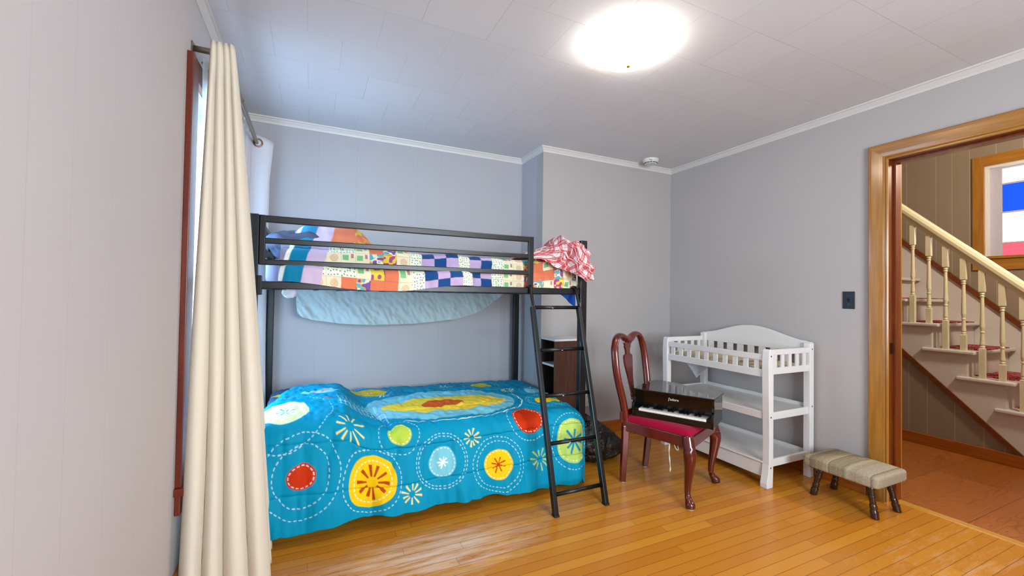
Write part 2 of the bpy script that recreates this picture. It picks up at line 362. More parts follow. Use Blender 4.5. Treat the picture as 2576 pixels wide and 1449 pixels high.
mb = MB(); mb.box(3.335, 3.353, DY1, DY1 + 0.1, 0, DZ + 0.1).box(3.335, 3.353, DY0 - 0.1, DY0, 0, DZ + 0.1).box(3.335, 3.353, DY0, DY1, DZ, DZ + 0.1); build(mb, 'hall_casing', M_trimV, door)
M_steel = plain('aged_metal', '4a4038', 0.4, 1.0)
tag(build(MB().box(XR + 0.010, XR + 0.036, DY1 - 0.004, DY1 - 0.001, 0.90, 0.965), 'strike_plate', M_steel, door), label='dark metal strike plate')

# ------------------------------------------------------------------ hall
struct(MB().box(XR + 0.085, HX1 + 0.1, -1.6, 4.3, -0.05, 0.0), 'floor_hall', M_hfloor)
M_thr = wood_mat('pale_threshold', 'b9822f', 'd09a45', 0.35, (40, 3, 40))
struct(MB().prism([(XR + 0.05, 0), (XR + 0.1, 0), (XR + 0.096, 0.005), (XR + 0.054, 0.005)], 1, DY0 - 0.0, DY1 - 0.0), 'trim_threshold', M_thr)
struct(MB().box(HX0 - 0.028, HX0, DY1 + 0.02, 4.3, 0, 3.3).box(HX0 - 0.028, HX0, -1.6, DY0 - 0.02, 0, 3.3).box(HX0 - 0.028, HX0, DY0 - 0.02, DY1 + 0.02, DZ + 0.02, 3.3), 'wall_hall_near', M_hall)
SY0, SY1, SZ0, SZ1 = 0.95, 1.69, 1.645, 2.475
w = MB(); w.box(HX1, HX1 + 0.12, -1.6, SY0, 0, 3.3).box(HX1, HX1 + 0.12, SY1, 4.3, 0, 3.3).box(HX1, HX1 + 0.12, SY0, SY1, 0, SZ0).box(HX1, HX1 + 0.12, SY0, SY1, SZ1, 3.3)
struct(w, 'wall_hall_far', M_hall)
struct(MB().box(HX0, HX1 + 0.1, 4.2, 4.3, 0, 3.3), 'wall_hall_end', M_hall)
struct(MB().box(HX0, HX1 + 0.1, -1.6, -1.5, 0, 3.3), 'wall_hall_start', M_hall)
struct(MB().box(HX0 - 0.03, HX1 + 0.1, -1.6, 4.3, 3.3, 3.35), 'ceiling_hall', M_white)

# stained glass window on the far wall
win2 = thing('window_2', (HX1, 1.32, SZ0), 'stained glass window with honey oak frame above the staircase', 'window'); win2['kind'] = 'structure'
cw = 0.078
mb = MB().box(HX1 - 0.02, HX1, SY1, SY1 + cw, SZ0 - 0.125, SZ1 + cw + 0.02).box(HX1 - 0.02, HX1, SY0 - cw, SY0, SZ0 - 0.125, SZ1 + cw + 0.02); build(mb, 'casing', M_trimV, win2, bevel=0.003)
mb = MB().box(HX1 - 0.019, HX1, SY0, SY1, SZ1, SZ1 + cw + 0.02).box(HX1 - 0.019, HX1, SY0, SY1, SZ0 - 0.125, SZ0 - 0.02).box(HX1 - 0.035, HX1 + 0.02, SY0, SY1, SZ0 - 0.024, SZ0); build(mb, 'casing_head', M_trimH, win2, bevel=0.003)
fx0, fx1 = HX1 + 0.03, HX1 + 0.06
build(MB().box(HX1 + 0.001, fx1, SY1 - 0.022, SY1, SZ0, SZ1 - 0.022).box(HX1 + 0.001, fx1, SY0, SY0 + 0.022, SZ0, SZ1 - 0.022).box(HX1, fx1, SY0, SY1, SZ1 - 0.022, SZ1), 'sash', M_white, win2)
cols = [SY1 - 0.10, SY1 - 0.245, SY1 - 0.265, SY1 - 0.43, SY1 - 0.45, SY1 - 0.60]
M_came = plain('pale_came', 'bcb8c4', 0.4)
mb = MB().box(fx0 + .004, fx1 - .004, SY1 - 0.10, SY1 - 0.02, SZ0, SZ1 - .02)
mb.box(fx0 + .004, fx1 - .004, SY1 - 0.264, SY1 - 0.246, SZ0, SZ1 - .02).box(fx0 + .004, fx1 - .004, SY1 - 0.449, SY1 - 0.431, SZ0, SZ1 - .02).box(fx0 + .004, fx1 - .004, SY0 + .02, SY1 - 0.60, SZ0, SZ1 - .02)
rows = {0: [(0.0, 0.112, 'd8607c', 0.9), (0.125, 0.385, 'f4f7f4', 3.2), (0.40, 0.645, '1246e0', 1.7), (0.66, 0.79, 'f4f7f4', 3.2)],
        1: [(0.0, 0.13, 'f1ead8', 2.5), (0.145, 0.66, '9fd6ee', 2.6), (0.68, 0.79, 'e04a66', 1.2)],
        2: [(0.0, 0.20, '1246e0', 1.6), (0.22, 0.60, 'f4f7f4', 3.0), (0.62, 0.79, 'e8c24a', 1.8)]}
for ci in range(3):
    y1, y0 = cols[2 * ci], cols[2 * ci + 1]; zs = [0.0]
    for (z0, z1, hc, st) in rows[ci]:
        t = NT('glowing_stained_glass', 0.15, lin(hc)); t.emit(lin(hc), st * 0.30); nz = t.noise(t.pos()[0], 60, 2); t.bump(nz, 0.002)  # pane emission stands in for daylight coming through the glass
        build(MB().box(fx0 + .008, fx0 + .014, y0, y1, SZ0 + z0, SZ0 + z1), 'pane', t.mat, win2)
    for a, b in zip(rows[ci][:-1], rows[ci][1:]): mb.box(fx0 + .004, fx1 - .004, y0, y1, SZ0 + a[1], SZ0 + b[0])
    mb.box(fx0 + .004, fx1 - .004, y0, y1, SZ0 + 0.79, SZ1 - .02)
build(mb, 'lead_came', M_came, win2)

# staircase
st_ = thing('staircase', (4.77, 1.5, 0), 'white painted staircase rising to the left beyond the doorway', 'staircase'); st_['kind'] = 'structure'
SX = 4.77; RZ, RUN = 0.208, 0.214
def fyk(k): return 1.705 - RUN * (5 - k)
for k in range(1, 13):
    z = RZ * k; y = fyk(k)
    build(MB().box(SX - 0.035, HX1 - 0.03, y, y + 0.325, z - 0.028, z), 'tread', M_strwhite, st_, bevel=0.008)
    build(MB().box(SX + 0.001, HX1 - 0.03, y + 0.052, y + 0.07, z - RZ, z - 0.027).box(SX - 0.020, HX1 - 0.03, y + 0.036, y + 0.0525, z - 0.046, z - 0.027), 'riser', M_strwhite, st_)
def trimz(y): return 0.775 + 0.994 * (y - 1.946)
poly = [(0.90, 0.0), (1.166, 0.0)] + [(4.1, trimz(4.1))]
top = []
for k in range(1, 13):
    y = fyk(k) + 0.055; top += [(y, RZ * (k - 1) - (0 if k == 1 else 0.028)), (y, RZ * k - 0.028)]
top = [(fyk(1) + 0.055, 0.0)] + top[1:] + [(4.1, RZ * 12 - 0.028)]
build(MB().prism([(1.166, 0.0), (4.1, trimz(4.1))] + top[::-1], 0, SX - 0.002, SX + 0.02), 'stringer', M_strwhite, st_)
build(MB().prism([(1.166, 0.0), (4.1, 0.0), (4.1, trimz(4.1))], 0, SX + 0.004, SX + 0.024), 'side_panel', M_hall, st_)
mb = MB(); mb.bar((SX - 0.008, 1.15, trimz(1.15) - 0.002), (SX - 0.008, 4.1, trimz(4.1)), 0.02, 0.034, (0, 0, 1)); build(mb, 'slope_moulding', M_darktrim, st_)
# skirt on the far wall
def skz(y): return 1.245 + 0.995 * (y - 1.712)
build(MB().prism([(0.62, skz(0.62)), (4.1, skz(4.1)), (4.1, skz(4.1) - 1.2), (1.9, 0.0), (0.62, 0.0)], 0, HX1 - 0.022, HX1 - 0.002), 'wall_skirt', M_strwhite, st_)
mb = MB(); mb.bar((HX1 - 0.028, 0.60, skz(0.60) + 0.03), (HX1 - 0.028, 4.1, skz(4.1) + 0.03), 0.03, 0.040, (0, 0, 1)); build(mb, 'skirt_moulding', M_darktrim, st_)
struct(MB().box(SX - 0.02, SX - 0.002, 1.19, 4.1, 0, 0.093), 'baseboard_hall', M_base, bevel=0.004)

# red patterned mats on the treads
t = NT('red_runner', 0.95, spec=0.1); P = t.pos()[0]; nn = t.noise(t.mul(P, (1, 1.6, 0)), 26, 2, 0.5, 1.6)
t.col(t.ramp(nn, [(0.40, lin('7a0c18')), (0.50, lin('99202c')), (0.545, lin('d8a8a0')), (0.58, lin('8c1320')), (1, lin('5a0a12'))])); M_run = t.mat
for k, w_ in ((2, 'third tread below'), (3, 'fourth'), (4, 'fifth'), (5, 'sixth'), (6, 'seventh')):
    o = build(MB().box(SX + 0.13, HX1 - 0.13, fyk(k) + 0.012, fyk(k) + 0.262, RZ * k, RZ * k + 0.008), 'stair_mat', M_run, bevel=0.003)
    tag(o, {2: 'red patterned stair mat on the lowest step seen at the right edge', 3: 'red patterned stair mat, next above the lowest one in view',
            4: 'red patterned stair mat, middle one of the five on the white stairs', 5: 'red patterned stair mat, second from the top of those in view',
            6: 'red patterned stair mat on the highest visible step by the door jamb'}[k], 'stair mat', 'red mats on the white stairs')

# railing with turned balusters
rail = thing('stair_railing', (SX + 0.012, 1.5, 0), 'cream stair railing with turned balusters seen through the doorway', 'railing')
def rtop(y): return 2.052 + 0.9956 * (y - 1.916)
prof = [(-0.02, -0.10), (0.02, -0.10), (0.022, -0.075), (0.036, -0.06), (0.038, -0.035), (0.030, -0.012), (0.015, 0.0), (-0.015, 0.0), (-0.030, -0.012), (-0.038, -0.035), (-0.036, -0.06), (-0.022, -0.075)]
ya, yb = 0.72, 3.1; k = len(prof); sc = 1.2
vs = [(SX + 0.012 + a, ya, rtop(ya) + b * sc) for a, b in prof] + [(SX + 0.012 + a, yb, rtop(yb) + b * sc) for a, b in prof]
build(MB().add(vs, [tuple(range(k)), tuple(range(k, 2 * k))] + [(i, (i + 1) % k, k + (i + 1) % k, k + i) for i in range(k)]), 'handrail', M_cream, rail, bevel=0.002)
def baluster_mesh(zb, ztop, low):
    H = ztop - zb; a = 0.017
    # square foot, turned shaft with rings, square head
    f = 0.125 if low else 0.235; hd = 0.17
    pr = [(a, 0, 1), (a, f, 1), (0.013, f + 0.006, 0), (0.016, f + 0.014, 0), (0.012, f + 0.024, 0), (0.0155, f + 0.034, 0), (0.0135, f + 0.06, 0), (0.0105, f + 0.12, 0), (0.014, f + 0.125, 0), (0.014, f + 0.133, 0), (0.0105, f + 0.138, 0),
          (0.0155, f + 0.17, 0), (0.013, H * 0.55, 0), (0.0105, H - hd - 0.045, 0), (0.015, H - hd - 0.035, 0), (0.0105, H - hd - 0.027, 0), (0.0155, H - hd - 0.017, 0), (0.012, H - hd - 0.008, 0), (a, H - hd, 1), (a, H, 1)]
    return MB().lathe([(r, z) for r, z, q in pr], (0, 0, 0), 16, [q for r, z, q in pr])
ORIG['_tmp'] = Vector((0, 0, 0))
protos = {}
for k in range(2, 8):
    for j, dy in ((0, 0.075), (1, 0.183)):
        y = fyk(k) + dy; zb = RZ * k; zt = rtop(y) - 0.10 * sc + 0.004
        key = j
        if key not in protos:
            o = build(baluster_mesh(0, zt - zb, j == 0), 'baluster', M_cream, smooth=False); o.parent = rail; protos[key] = o
        else:
            o = protos[key].copy(); C.objects.link(o); o.parent = rail
        o.location = Vector((SX + 0.012, y, zb)) - ORIG[rail.name]

# ------------------------------------------------------------------ left window, rod and curtains
win = thing('window_1', (XL, 2.68, WZ0), 'tall window with dark red wooden trim behind the cream curtain', 'window'); win['kind'] = 'structure'
mb = MB().box(XL, XL + 0.022, WY0 - 0.098, WY0, WZ0, 2.185).box(XL, XL + 0.022, WY1, WY1 + 0.098, WZ0, 2.185).box(XL, XL + 0.022, WY0, WY1, WZ1, 2.185)
build(mb, 'casing', M_redwood, win, bevel=0.003)
build(MB().box(XL - 0.10, XL + 0.036, WY0 - 0.112, WY1 + 0.112, WZ0 - 0.03, WZ0).box(XL, XL + 0.02, WY0 - 0.098, WY1 + 0.098, WZ0 - 0.11, WZ0 - 0.03), 'sill', M_redwood, win, bevel=0.004)
mb = MB()
for z0, z1, x in ((WZ0, 1.29, XL - 0.05), (1.25, WZ1, XL - 0.085)):
    mb.box(x, x + 0.03, WY0, WY0 + 0.05, z0, z1).box(x, x + 0.03, WY1 - 0.05, WY1, z0, z1).box(x, x + 0.03, WY0, WY1, z0, z0 + 0.05).box(x, x + 0.03, WY0, WY1, z1 - 0.05, z1)
build(mb, 'sash', M_white, win)
t = NT('clear_glass', 0.0); t.n.remove(t.b); tr = t.n.new('ShaderNodeBsdfTransparent'); gl_ = t.n.new('ShaderNodeBsdfGlossy'); gl_.inputs['Roughness'].default_value = 0.02
mx = t.n.new('ShaderNodeMixShader'); mx.inputs[0].default_value = 0.06; t.link(tr.outputs[0], mx.inputs[1]); t.link(gl_.outputs[0], mx.inputs[2]); t.link(mx.outputs[0], t.out.inputs[0])
build(MB().box(XL - 0.036, XL - 0.032, WY0 + .05, WY1 - .05, WZ0 + .05, 1.24).box(XL - 0.071, XL - 0.067, WY0 + .05, WY1 - .05, 1.30, WZ1 - .05), 'pane', t.mat, win)

def cloth_mat(name, hexc, trans, tw=0.4, rough=0.85, nb=0.0005, nscale=500):
    t = NT(name, rough, spec=0.15); c = lin(hexc); n = t.noise(t.obj()[0], nscale, 2)
    col = t.mix(n, tuple(q * 0.95 for q in c), tuple(min(1, q * 1.03) for q in c)); t.col(col); t.bump(n, nb)
    tl = t.n.new('ShaderNodeBsdfTranslucent'); t.put(tl.inputs[0], col); m1 = t.n.new('ShaderNodeMixShader'); m1.inputs[0].default_value = tw
    t.link(t.b.outputs[0], m1.inputs[1]); t.link(tl.outputs[0], m1.inputs[2]); last = m1
    if trans:
        tp = t.n.new('ShaderNodeBsdfTransparent'); m2 = t.n.new('ShaderNodeMixShader'); m2.inputs[0].default_value = trans
        t.link(m1.outputs[0], m2.inputs[1]); t.link(tp.outputs[0], m2.inputs[2]); last = m2
    t.link(last.outputs[0], t.out.inputs[0]); return t.mat
M_cream_c = cloth_mat('cream_curtain', 'e9dfcc', 0, 0.12)
M_white_c = cloth_mat('white_curtain', 'e9e6ea', 0, 0.35)
M_sheer = cloth_mat('sheer_curtain', 'f2f4f8', 0.28, 0.6)
RX, RZ_ = -0.36, 2.232
def arc(c, r, a0, a1, n=6): return [(c[0] + r * math.cos(a0 + (a1 - a0) * i / n), c[1] + r * math.sin(a0 + (a1 - a0) * i / n), RZ_) for i in range(n + 1)]
path = [(XL + 0.002, 2.165, RZ_)] + arc((RX - 0.035, 2.165 + 0.035), 0.035, -PI / 2, 0) + [(RX, 2.7, RZ_), (RX, 3.37, RZ_)] + arc((RX - 0.035, 3.37), 0.035, 0, PI / 2) + [(XL + 0.002, 3.405, RZ_)]
M_rod = plain('bronze_rod', '8b8070', 0.3, 0.85)
rod = thing('curtain_rod', (RX, 2.78, RZ_), 'wraparound metal curtain rod above the left window', 'curtain rod')
build(MB().tube(path, 0.0125, 12), 'rod', M_rod, rod, smooth=True)
build(MB().tube([(RX, 2.65, RZ_), (RX, 2.95, RZ_)], 0.0105, 12).tube([(RX, 2.63, RZ_), (RX, 2.66, RZ_)], 0.0138, 12), 'sleeve', M_rod, rod, smooth=True)
for y in (2.165, 3.405): build(MB().box(XL + 0.0005, XL + 0.006, y - 0.025, y + 0.025, RZ_ - 0.03, RZ_ + 0.02), 'bracket', M_rod, rod)
build(MB().tube([(-0.440, 2.20, 2.195), (-0.440, 3.27, 2.195)], 0.006, 8), 'inner_rod', M_rod, rod, smooth=True)

# near cream curtain panel: stacked folds at the end of the rod
NU, NV = 240, 90
q = np.linspace(0, 1, NU)[:, None]; h = np.linspace(0, 1, NV)[None, :]        # h: 0 top .. 1 bottom
z = 2.268 - (2.268 - 0.012) * h + 0 * q
wd = np.clip(h, 0, 1) ** 0.9
fA = 0.60; qa = np.clip(q / fA, 0, 1); qb = np.clip((q - fA) / (1 - fA), 0, 1)
x0 = -0.405 + (-0.447 + 0.405) * np.clip(wd * 1.05, 0, 1); x1 = -0.322 + (-0.130 + 0.322) * wd
ph = qa * 4 + 0.16 * np.sin(5 * h + qa * 7) * qa * (1 - qa) * 2
ampA = 0.020 + 0.030 * wd
pinch = 1 - 0.45 * np.exp(-((h - 0.035) / 0.03) ** 2)
fold = np.abs(np.sin(PI * ph)) ** 0.75
yA = 2.150 - 0.085 * wd - ampA * fold * pinch + 0.012 * np.sin(9 * h + 4 * qa) * wd
xA = x0 + (x1 - x0) * qa
yB = yA + 0.30 * qb * (0.7 + 0.5 * wd); xB = x1 - (0.035 + 0.05 * wd) * (0.5 - 0.5 * np.cos(qb * PI * 6)) - 0.02 * qb
P = np.stack([np.where(q < fA, xA, xB), np.where(q < fA, yA, yB), z], -1)
cur = thing('curtain', (-0.33, 2.2, 0.0), 'long cream blackout curtain with deep folds hanging nearest the camera at the left', 'curtain')
link_mesh('panel', grid_mesh('panel', P), M_cream_c, cur, smooth=True, solid=0.004)
# far white panel with grommet
cur2 = thing('curtain', (-0.36, 3.35, 0.0), 'white curtain panel with a metal grommet at the far end of the rod', 'curtain')
pts = [(-0.445, 3.13), (-0.405, 3.17), (-0.455, 3.20), (-0.395, 3.24), (-0.452, 3.27), (-0.390, 3.315), (-0.44, 3.335), (-0.385, 3.345), (-0.36, 3.345), (-0.32, 3.350), (-0.285, 3.365), (-0.262, 3.385)]
def cat(pts, n):
    out = []; m = len(pts)
    for i in range(n):
        u = i / (n - 1) * (m - 1); k = min(int(u), m - 2); f = u - k
        p = [np.array(pts[min(max(k + j, 0), m - 1)], float) for j in (-1, 0, 1, 2)]
        out.append(0.5 * ((2 * p[1]) + (-p[0] + p[2]) * f + (2 * p[0] - 5 * p[1] + 4 * p[2] - p[3]) * f * f + (-p[0] + 3 * p[1] - 3 * p[2] + p[3]) * f ** 3))
    return np.array(out)
base = cat(pts, 110); hh = np.linspace(0, 1, 70)
P = np.zeros((110, 70, 3)); un = np.linspace(0, 1, 110)[:, None]
P[..., 0] = base[:, None, 0] + 0.010 * np.sin(6 * hh + 8 * un) * hh * un * (un < 2) - 0.022 * np.clip((un - 0.8) / 0.2, 0, 1) * np.clip(hh / 0.12, 0, 1) * (1 - 0.5 * hh)
P[..., 1] = base[:, None, 1] + 0.012 * np.sin(4 * hh + 5 * un) * hh
ztop = 2.285 - 0.028 * np.clip((un - 0.72) / 0.28, 0, 1) ** 1.2
P[..., 2] = ztop + (0.02 - ztop) * hh[None, :]
link_mesh('panel', grid_mesh('panel', P), M_white_c, cur2, smooth=True, solid=0.003)
def torus(c, R0, r0, nrm, n=24, m=8, sq=1.0):
    mb = MB(); nrm = Vector(nrm).normalized(); a = nrm.orthogonal().normalized(); b = nrm.cross(a); v = []
    for i in range(n):
        t_ = 2 * PI * i / n; d = a * math.cos(t_) + b * math.sin(t_)
        for j in range(m):
            s_ = 2 * PI * j / m; v.append(Vector(c) + d * (R0 + r0 * math.cos(s_)) + nrm * r0 * sq * math.sin(s_))
    return mb.add(v, [(i * m + j, ((i + 1) % n) * m + j, ((i + 1) % n) * m + (j + 1) % m, i * m + (j + 1) % m) for i in range(n) for j in range(m)])
build(torus((-0.352, 3.343, RZ_), 0.026, 0.0055, (0.08, -1, 0)), 'grommet', plain('copper_grommet', 'a9826a', 0.25, 0.9), cur2, smooth=True)
# sheer
pts = [(-0.438 + 0.010 * math.sin(i * 1.9), 2.178 + i * 0.0352) for i in range(31)]
base = cat(pts, 200); P = np.zeros((200, 40, 3)); hh = np.linspace(0, 1, 40); un = np.linspace(0, 1, 200)[:, None]
P[..., 0] = base[:, None, 0] + 0.004 * np.sin(5 * hh + 20 * un); P[..., 1] = base[:, None, 1]; P[..., 2] = 2.205 - 2.15 * hh[None, :]
tag(link_mesh('sheer_curtain', grid_mesh('sheer', P), M_sheer, smooth=True), 'thin white sheer curtain against the bright window glass', 'curtain')

# ------------------------------------------------------------------ ceiling light, detector, switch, outlet
LX, LY = 1.405, 1.665
lamp = thing('ceiling_light', (LX, LY, ZC), 'glowing frosted glass dome ceiling light with a brass finial', 'ceiling light')
t = NT('glowing_glass', 0.3, (0.9, 0.88, 0.82)); t.emit((1.0, 0.92, 0.80), LAMP_E)
prof = [(0.002, -0.106), (0.03, -0.1045), (0.07, -0.098), (0.11, -0.085), (0.145, -0.068), (0.170, -0.050), (0.183, -0.036), (0.187, -0.028), (0.184, -0.026), (0.165, -0.044), (0.14, -0.062), (0.10, -0.080), (0.05, -0.092), (0.002, -0.096)]
build(MB().lathe(prof, (LX, LY, ZC), 48), 'glass_dome', t.mat, lamp, smooth=True)
M_brass = plain('brass', 'b89a3c', 0.3, 0.9)
build(MB().lathe([(0.055, -0.02), (0.06, -0.002), (0.05, 0.0)], (LX, LY, ZC - 0.0005), 32), 'ceiling_pan', M_white, lamp)
build(MB().lathe([(0.003, -0.122), (0.009, -0.118), (0.010, -0.110), (0.006, -0.106), (0.011, -0.100), (0.004, -0.095)], (LX, LY, ZC), 16), 'finial', M_brass, lamp, smooth=True)

sm = thing('smoke_detector', (2.79, 2.985, ZC), 'round white smoke detector on the ceiling near the corner', 'smoke detector')
M_plast = plain('white_plastic', 'd8d6d4', 0.4, var=0.02); M_dark = plain('dark_slot', '17161a', 0.7)
hous = build(MB().lathe([(0.052, -0.036), (0.062, -0.030), (0.070, -0.012), (0.072, 0.0)], (2.79, 2.985, ZC - 0.0005), 40), 'housing', M_plast, sm, smooth=False)
build(MB().lathe([(0.050, -0.044), (0.058, -0.040), (0.058, -0.0361), (0.050, -0.0361)], (2.79, 2.985, ZC), 40), 'cap', M_plast, sm)
mb = MB()
for k in range(14):
    a = 2 * PI * k / 14; c = Vector((2.79 + 0.058 * math.cos(a), 2.985 + 0.058 * math.sin(a), ZC - 0.0365)); d = Vector((-math.sin(a), math.cos(a), 0)) * 0.0095
    mb.bar(c - d, c + d, 0.0045, 0.0055)
build(mb, 'vent_slot', M_dark, hous)

def text_mesh(body, size, M, name, mat, parent, depth=0.0004, offset=0.0):
    cu = bpy.data.curves.new(name, 'FONT'); cu.body = body; cu.size = size; cu.extrude = depth; cu.offset = offset; cu.align_x = 'CENTER'; cu.align_y = 'CENTER'
    tmp = bpy.data.objects.new(name, cu); C.objects.link(tmp); dg = bpy.context.evaluated_depsgraph_get(); dg.update()
    me = bpy.data.meshes.new_from_object(tmp.evaluated_get(dg)); bpy.data.objects.remove(tmp); me.transform(M); me.name = name
    return link_mesh(name, me, mat, parent)
dv = Vector((-0.68, -0.73, 0)).normalized(); c = Vector((2.79, 2.985, ZC - 0.021)) + dv * 0.0672
xa = Vector((0, 0, 1)).cross(dv); nv = (dv + Vector((0, 0, -0.42))).normalized(); upv = nv.cross(xa).normalized()
Mt = Matrix((xa, upv, nv)).transposed().to_4x4(); Mt.translation = c
text_mesh('Test', 0.017, Mt, 'lettering', M_dark, hous, 0.0006)

sw = thing('light_switch', (XR, 1.5945, 1.223), 'black wall light switch left of the oak door casing', 'light switch')
M_blk = plain('black_switch_metal', '1a1c26', 0.25, 0.0)
plate = build(MB().box(XR - 0.006, XR - 0.0005, 1.559, 1.629, 1.167, 1.281), 'wall_plate', M_blk, sw, bevel=0.003)
build(MB().prism([(1.2225 - 0.012, XR - 0.005), (1.2225 + 0.012, XR - 0.005), (1.2225 + 0.009, XR - 0.018)], 1, 1.589, 1.600).xf(Matrix(((0, 0, 1, 0), (0, 1, 0, 0), (1, 0, 0, 0), (0, 0, 0, 1)))), 'toggle', M_dark, sw)
M_scw = plain('screw_metal', '6a6468', 0.3, 0.9)
for z in (1.194, 1.253): build(MB().tube([(XR - 0.0075, 1.5945, z), (XR - 0.005, 1.5945, z)], 0.003, 10), 'screw', M_scw, plate)
ou = thing('wall_outlet', (2.232, YB, 0.29), 'white wall outlet partly hidden behind the bunk ladder', 'outlet')
oplate = build(MB().box(2.197, 2.267, YB - 0.006, YB - 0.0005, 0.25, 0.365), 'wall_plate', M_plast, ou, bevel=0.002)
for z in (0.282, 0.333): build(MB().box(2.224, 2.2265, YB - 0.0066, YB - 0.006, z, z + 0.008).box(2.2375, 2.240, YB - 0.0066, YB - 0.006, z, z + 0.008), 'socket', M_dark, oplate)

# ------------------------------------------------------------------ bunk bed
M_black = NT('black_powder_coat', 0.30, lin('0a0b0e'), spec=0.45); M_black.bump(M_black.noise(M_black.obj()[0], 900, 2), 0.0002); M_black = M_black.mat
BX0, BX1, BY0, BY1 = -0.260, 1.665, 2.42, 3.455
bed = thing('bunk_bed', ((BX0 + BX1) / 2, (BY0 + BY1) / 2, 0), 'black metal tube bunk bed standing against the back wall', 'bunk bed')
def tubebar(p0, p1, w, h, name, upv=(0, 0, 1)): return build(MB().bar(p0, p1, w, h, upv), name, M_black, bed, bevel=0.004)
for x in (BX0, BX1):
    for y in (BY0, BY1):
        zt = 1.60 if y == BY0 or x == BX0 else 1.30
        tubebar((x, y, 0), (x, y, 1.60 if y == BY0 else 1.60 if x < 0 else 1.265), 0.042 if x < 0 else 0.050, 0.042, 'post', (0, 1, 0))
for z in (1.253, 0.30):
    tubebar((BX0, BY0, z), (BX1, BY0, z), 0.03, 0.038, 'side_rail'); tubebar((BX0, BY1, z), (BX1, BY1, z), 0.03, 0.038, 'side_rail')
for x in (BX0, BX1):
    for z in (1.253, 0.30): tubebar((x, BY0, z), (x, BY1, z), 0.03, 0.038, 'end_rail')
tubebar((BX0, BY0, 1.455), (BX0, BY1, 1.455), 0.03, 0.03, 'end_rail'); tubebar((BX0, BY0, 1.585), (BX0, BY1, 1.585), 0.03, 0.03, 'end_rail')
# guard rail: rectangular frame with a middle bar
GX0, GX1 = -0.225, 1.266
for z, h in ((1.5805, 0.034), (1.4725, 0.028), (1.3665, 0.028)): tubebar((GX0 - 0.012, BY0, z), (GX1 + 0.016, BY0, z), 0.022, h, 'guard_rail')
tubebar((GX0, BY0, 1.353), (GX0, BY0, 1.5985), 0.028, 0.0236, 'guard_upright', (0, 1, 0)); tubebar((GX1, BY0, 1.272), (GX1, BY0, 1.5985), 0.036, 0.0236, 'guard_upright', (0, 1, 0))
build(MB().box(-0.242, -0.222, BY0 - 0.026, BY0 + 0.02, 1.205, 1.30), 'rail_bracket', M_black, bed, bevel=0.003)
build(MB().box(1.636, 1.644, BY0 - 0.026, BY0 + 0.02, 1.205, 1.30), 'rail_bracket', M_black, bed, bevel=0.003)
for i in range(12):
    x = BX0 + 0.13 + i * 0.151
    build(MB().box(x - 0.012, x + 0.012, BY0 + 0.012, BY1 - 0.012, 1.232, 1.240), 'slat', M_black, bed)
# ladder
lad = thing('bunk_ladder', (1.42, 2.04, 0), 'black metal ladder leaning on the front rail of the bunk bed', 'ladder')
TZ = 1.14
def lady(z): return 2.045 + (2.352 - 2.045) * min(z, TZ) / TZ
for x in (1.250, 1.592):
    p = MB().bar((x, 2.045, 0.006), (x, lady(TZ), TZ + 0.01), 0.027, 0.034, (0, 1, 0))
    lr = build(p, 'ladder_rail', M_black, lad, bevel=0.004)
    hk = MB().tube([(x + 0.004, 2.345, 1.09), (x + 0.004, 2.352, 1.16), (x + 0.004, 2.372, 1.215), (x + 0.004, 2.388, 1.262), (x + 0.004, 2.400, 1.280), (x + 0.004, 2.425, 1.283), (x + 0.004, 2.440, 1.277), (x + 0.004, 2.444, 1.24)], 0.0105, 10)
    build(hk, 'hook', M_black, lr, smooth=True)
    build(MB().box(x - 0.015, x + 0.015, 2.028, 2.062, 0.0, 0.012), 'rubber_foot', M_dark, lr)
    for z in (1.148, 0.888, 0.625, 0.366, 0.105): build(MB().tube([(x - 0.0155, lady(z) - 0.002, z), (x - 0.0125, lady(z) - 0.002, z)], 0.005, 8), 'bolt', plain('bolt_dark', '2e3038', 0.3, 0.8), lr)
M_dot = plain('white_plug', 'e2e2e2', 0.4)
for z, dx in ((1.148, 0.40), (0.888, 0.50), (0.625, 0.40), (0.366, 0.42), (0.105, 0.5)):
    y = lady(z)
    rg = build(MB().tube([(1.258, y, z), (1.584, y, z)], 0.0115, 12), 'rung', M_black, lad, smooth=True)
    if z > 0.2: build(MB().lathe([(0.001, -0.002), (0.005, -0.001), (0.005, 0.001), (0.001, 0.002)], (1.258 + dx * 0.326, y - 0.011, z - 0.004), 10), 'plug', M_dot, rg)

# rounded cushion-like box as a grid of 6 sides via superellipsoid
def softbox(cx, cy, z0, lx, ly, lz, e1=0.35, e2=0.18, nu=96, nv=40, f=None):
    u = np.linspace(-PI, PI, nu)[:, None]; v = np.linspace(-PI / 2, PI / 2, nv)[None, :]
    def c(w, m): q = np.cos(w); q = np.where(np.abs(q) < 1e-9, 0, q); return np.sign(q) * np.abs(q) ** m
    def s(w, m): q = np.sin(w); q = np.where(np.abs(q) < 1e-9, 0, q); return np.sign(q) * np.abs(q) ** m
    P = np.stack([cx + lx / 2 * c(v, e1) * c(u, e2), cy + ly / 2 * c(v, e1) * s(u, e2), z0 + lz / 2 + lz / 2 * s(v, e1) + 0 * u], -1)
    if f is not None: P = f(P)
    return P
M_matt = cloth_mat('mattress_ticking', 'c9ccd6', 0, 0.0, nb=0.001, nscale=200)
M_sheetv = cloth_mat('grey_violet_sheet', '8f8ba6', 0, 0.0, nb=0.0006, nscale=120)
P = softbox(0.705, 2.950, 1.243, 1.86, 0.885, 0.165, 0.3, 0.12)
o = link_mesh('mattress', grid_mesh('mattress', P), M_sheetv, smooth=True)
tag(o, 'upper bunk mattress in a grey violet fitted sheet, showing at the left end', 'mattress')
P = softbox(0.695, 2.945, 0.285, 1.85, 0.95, 0.15, 0.3, 0.12)
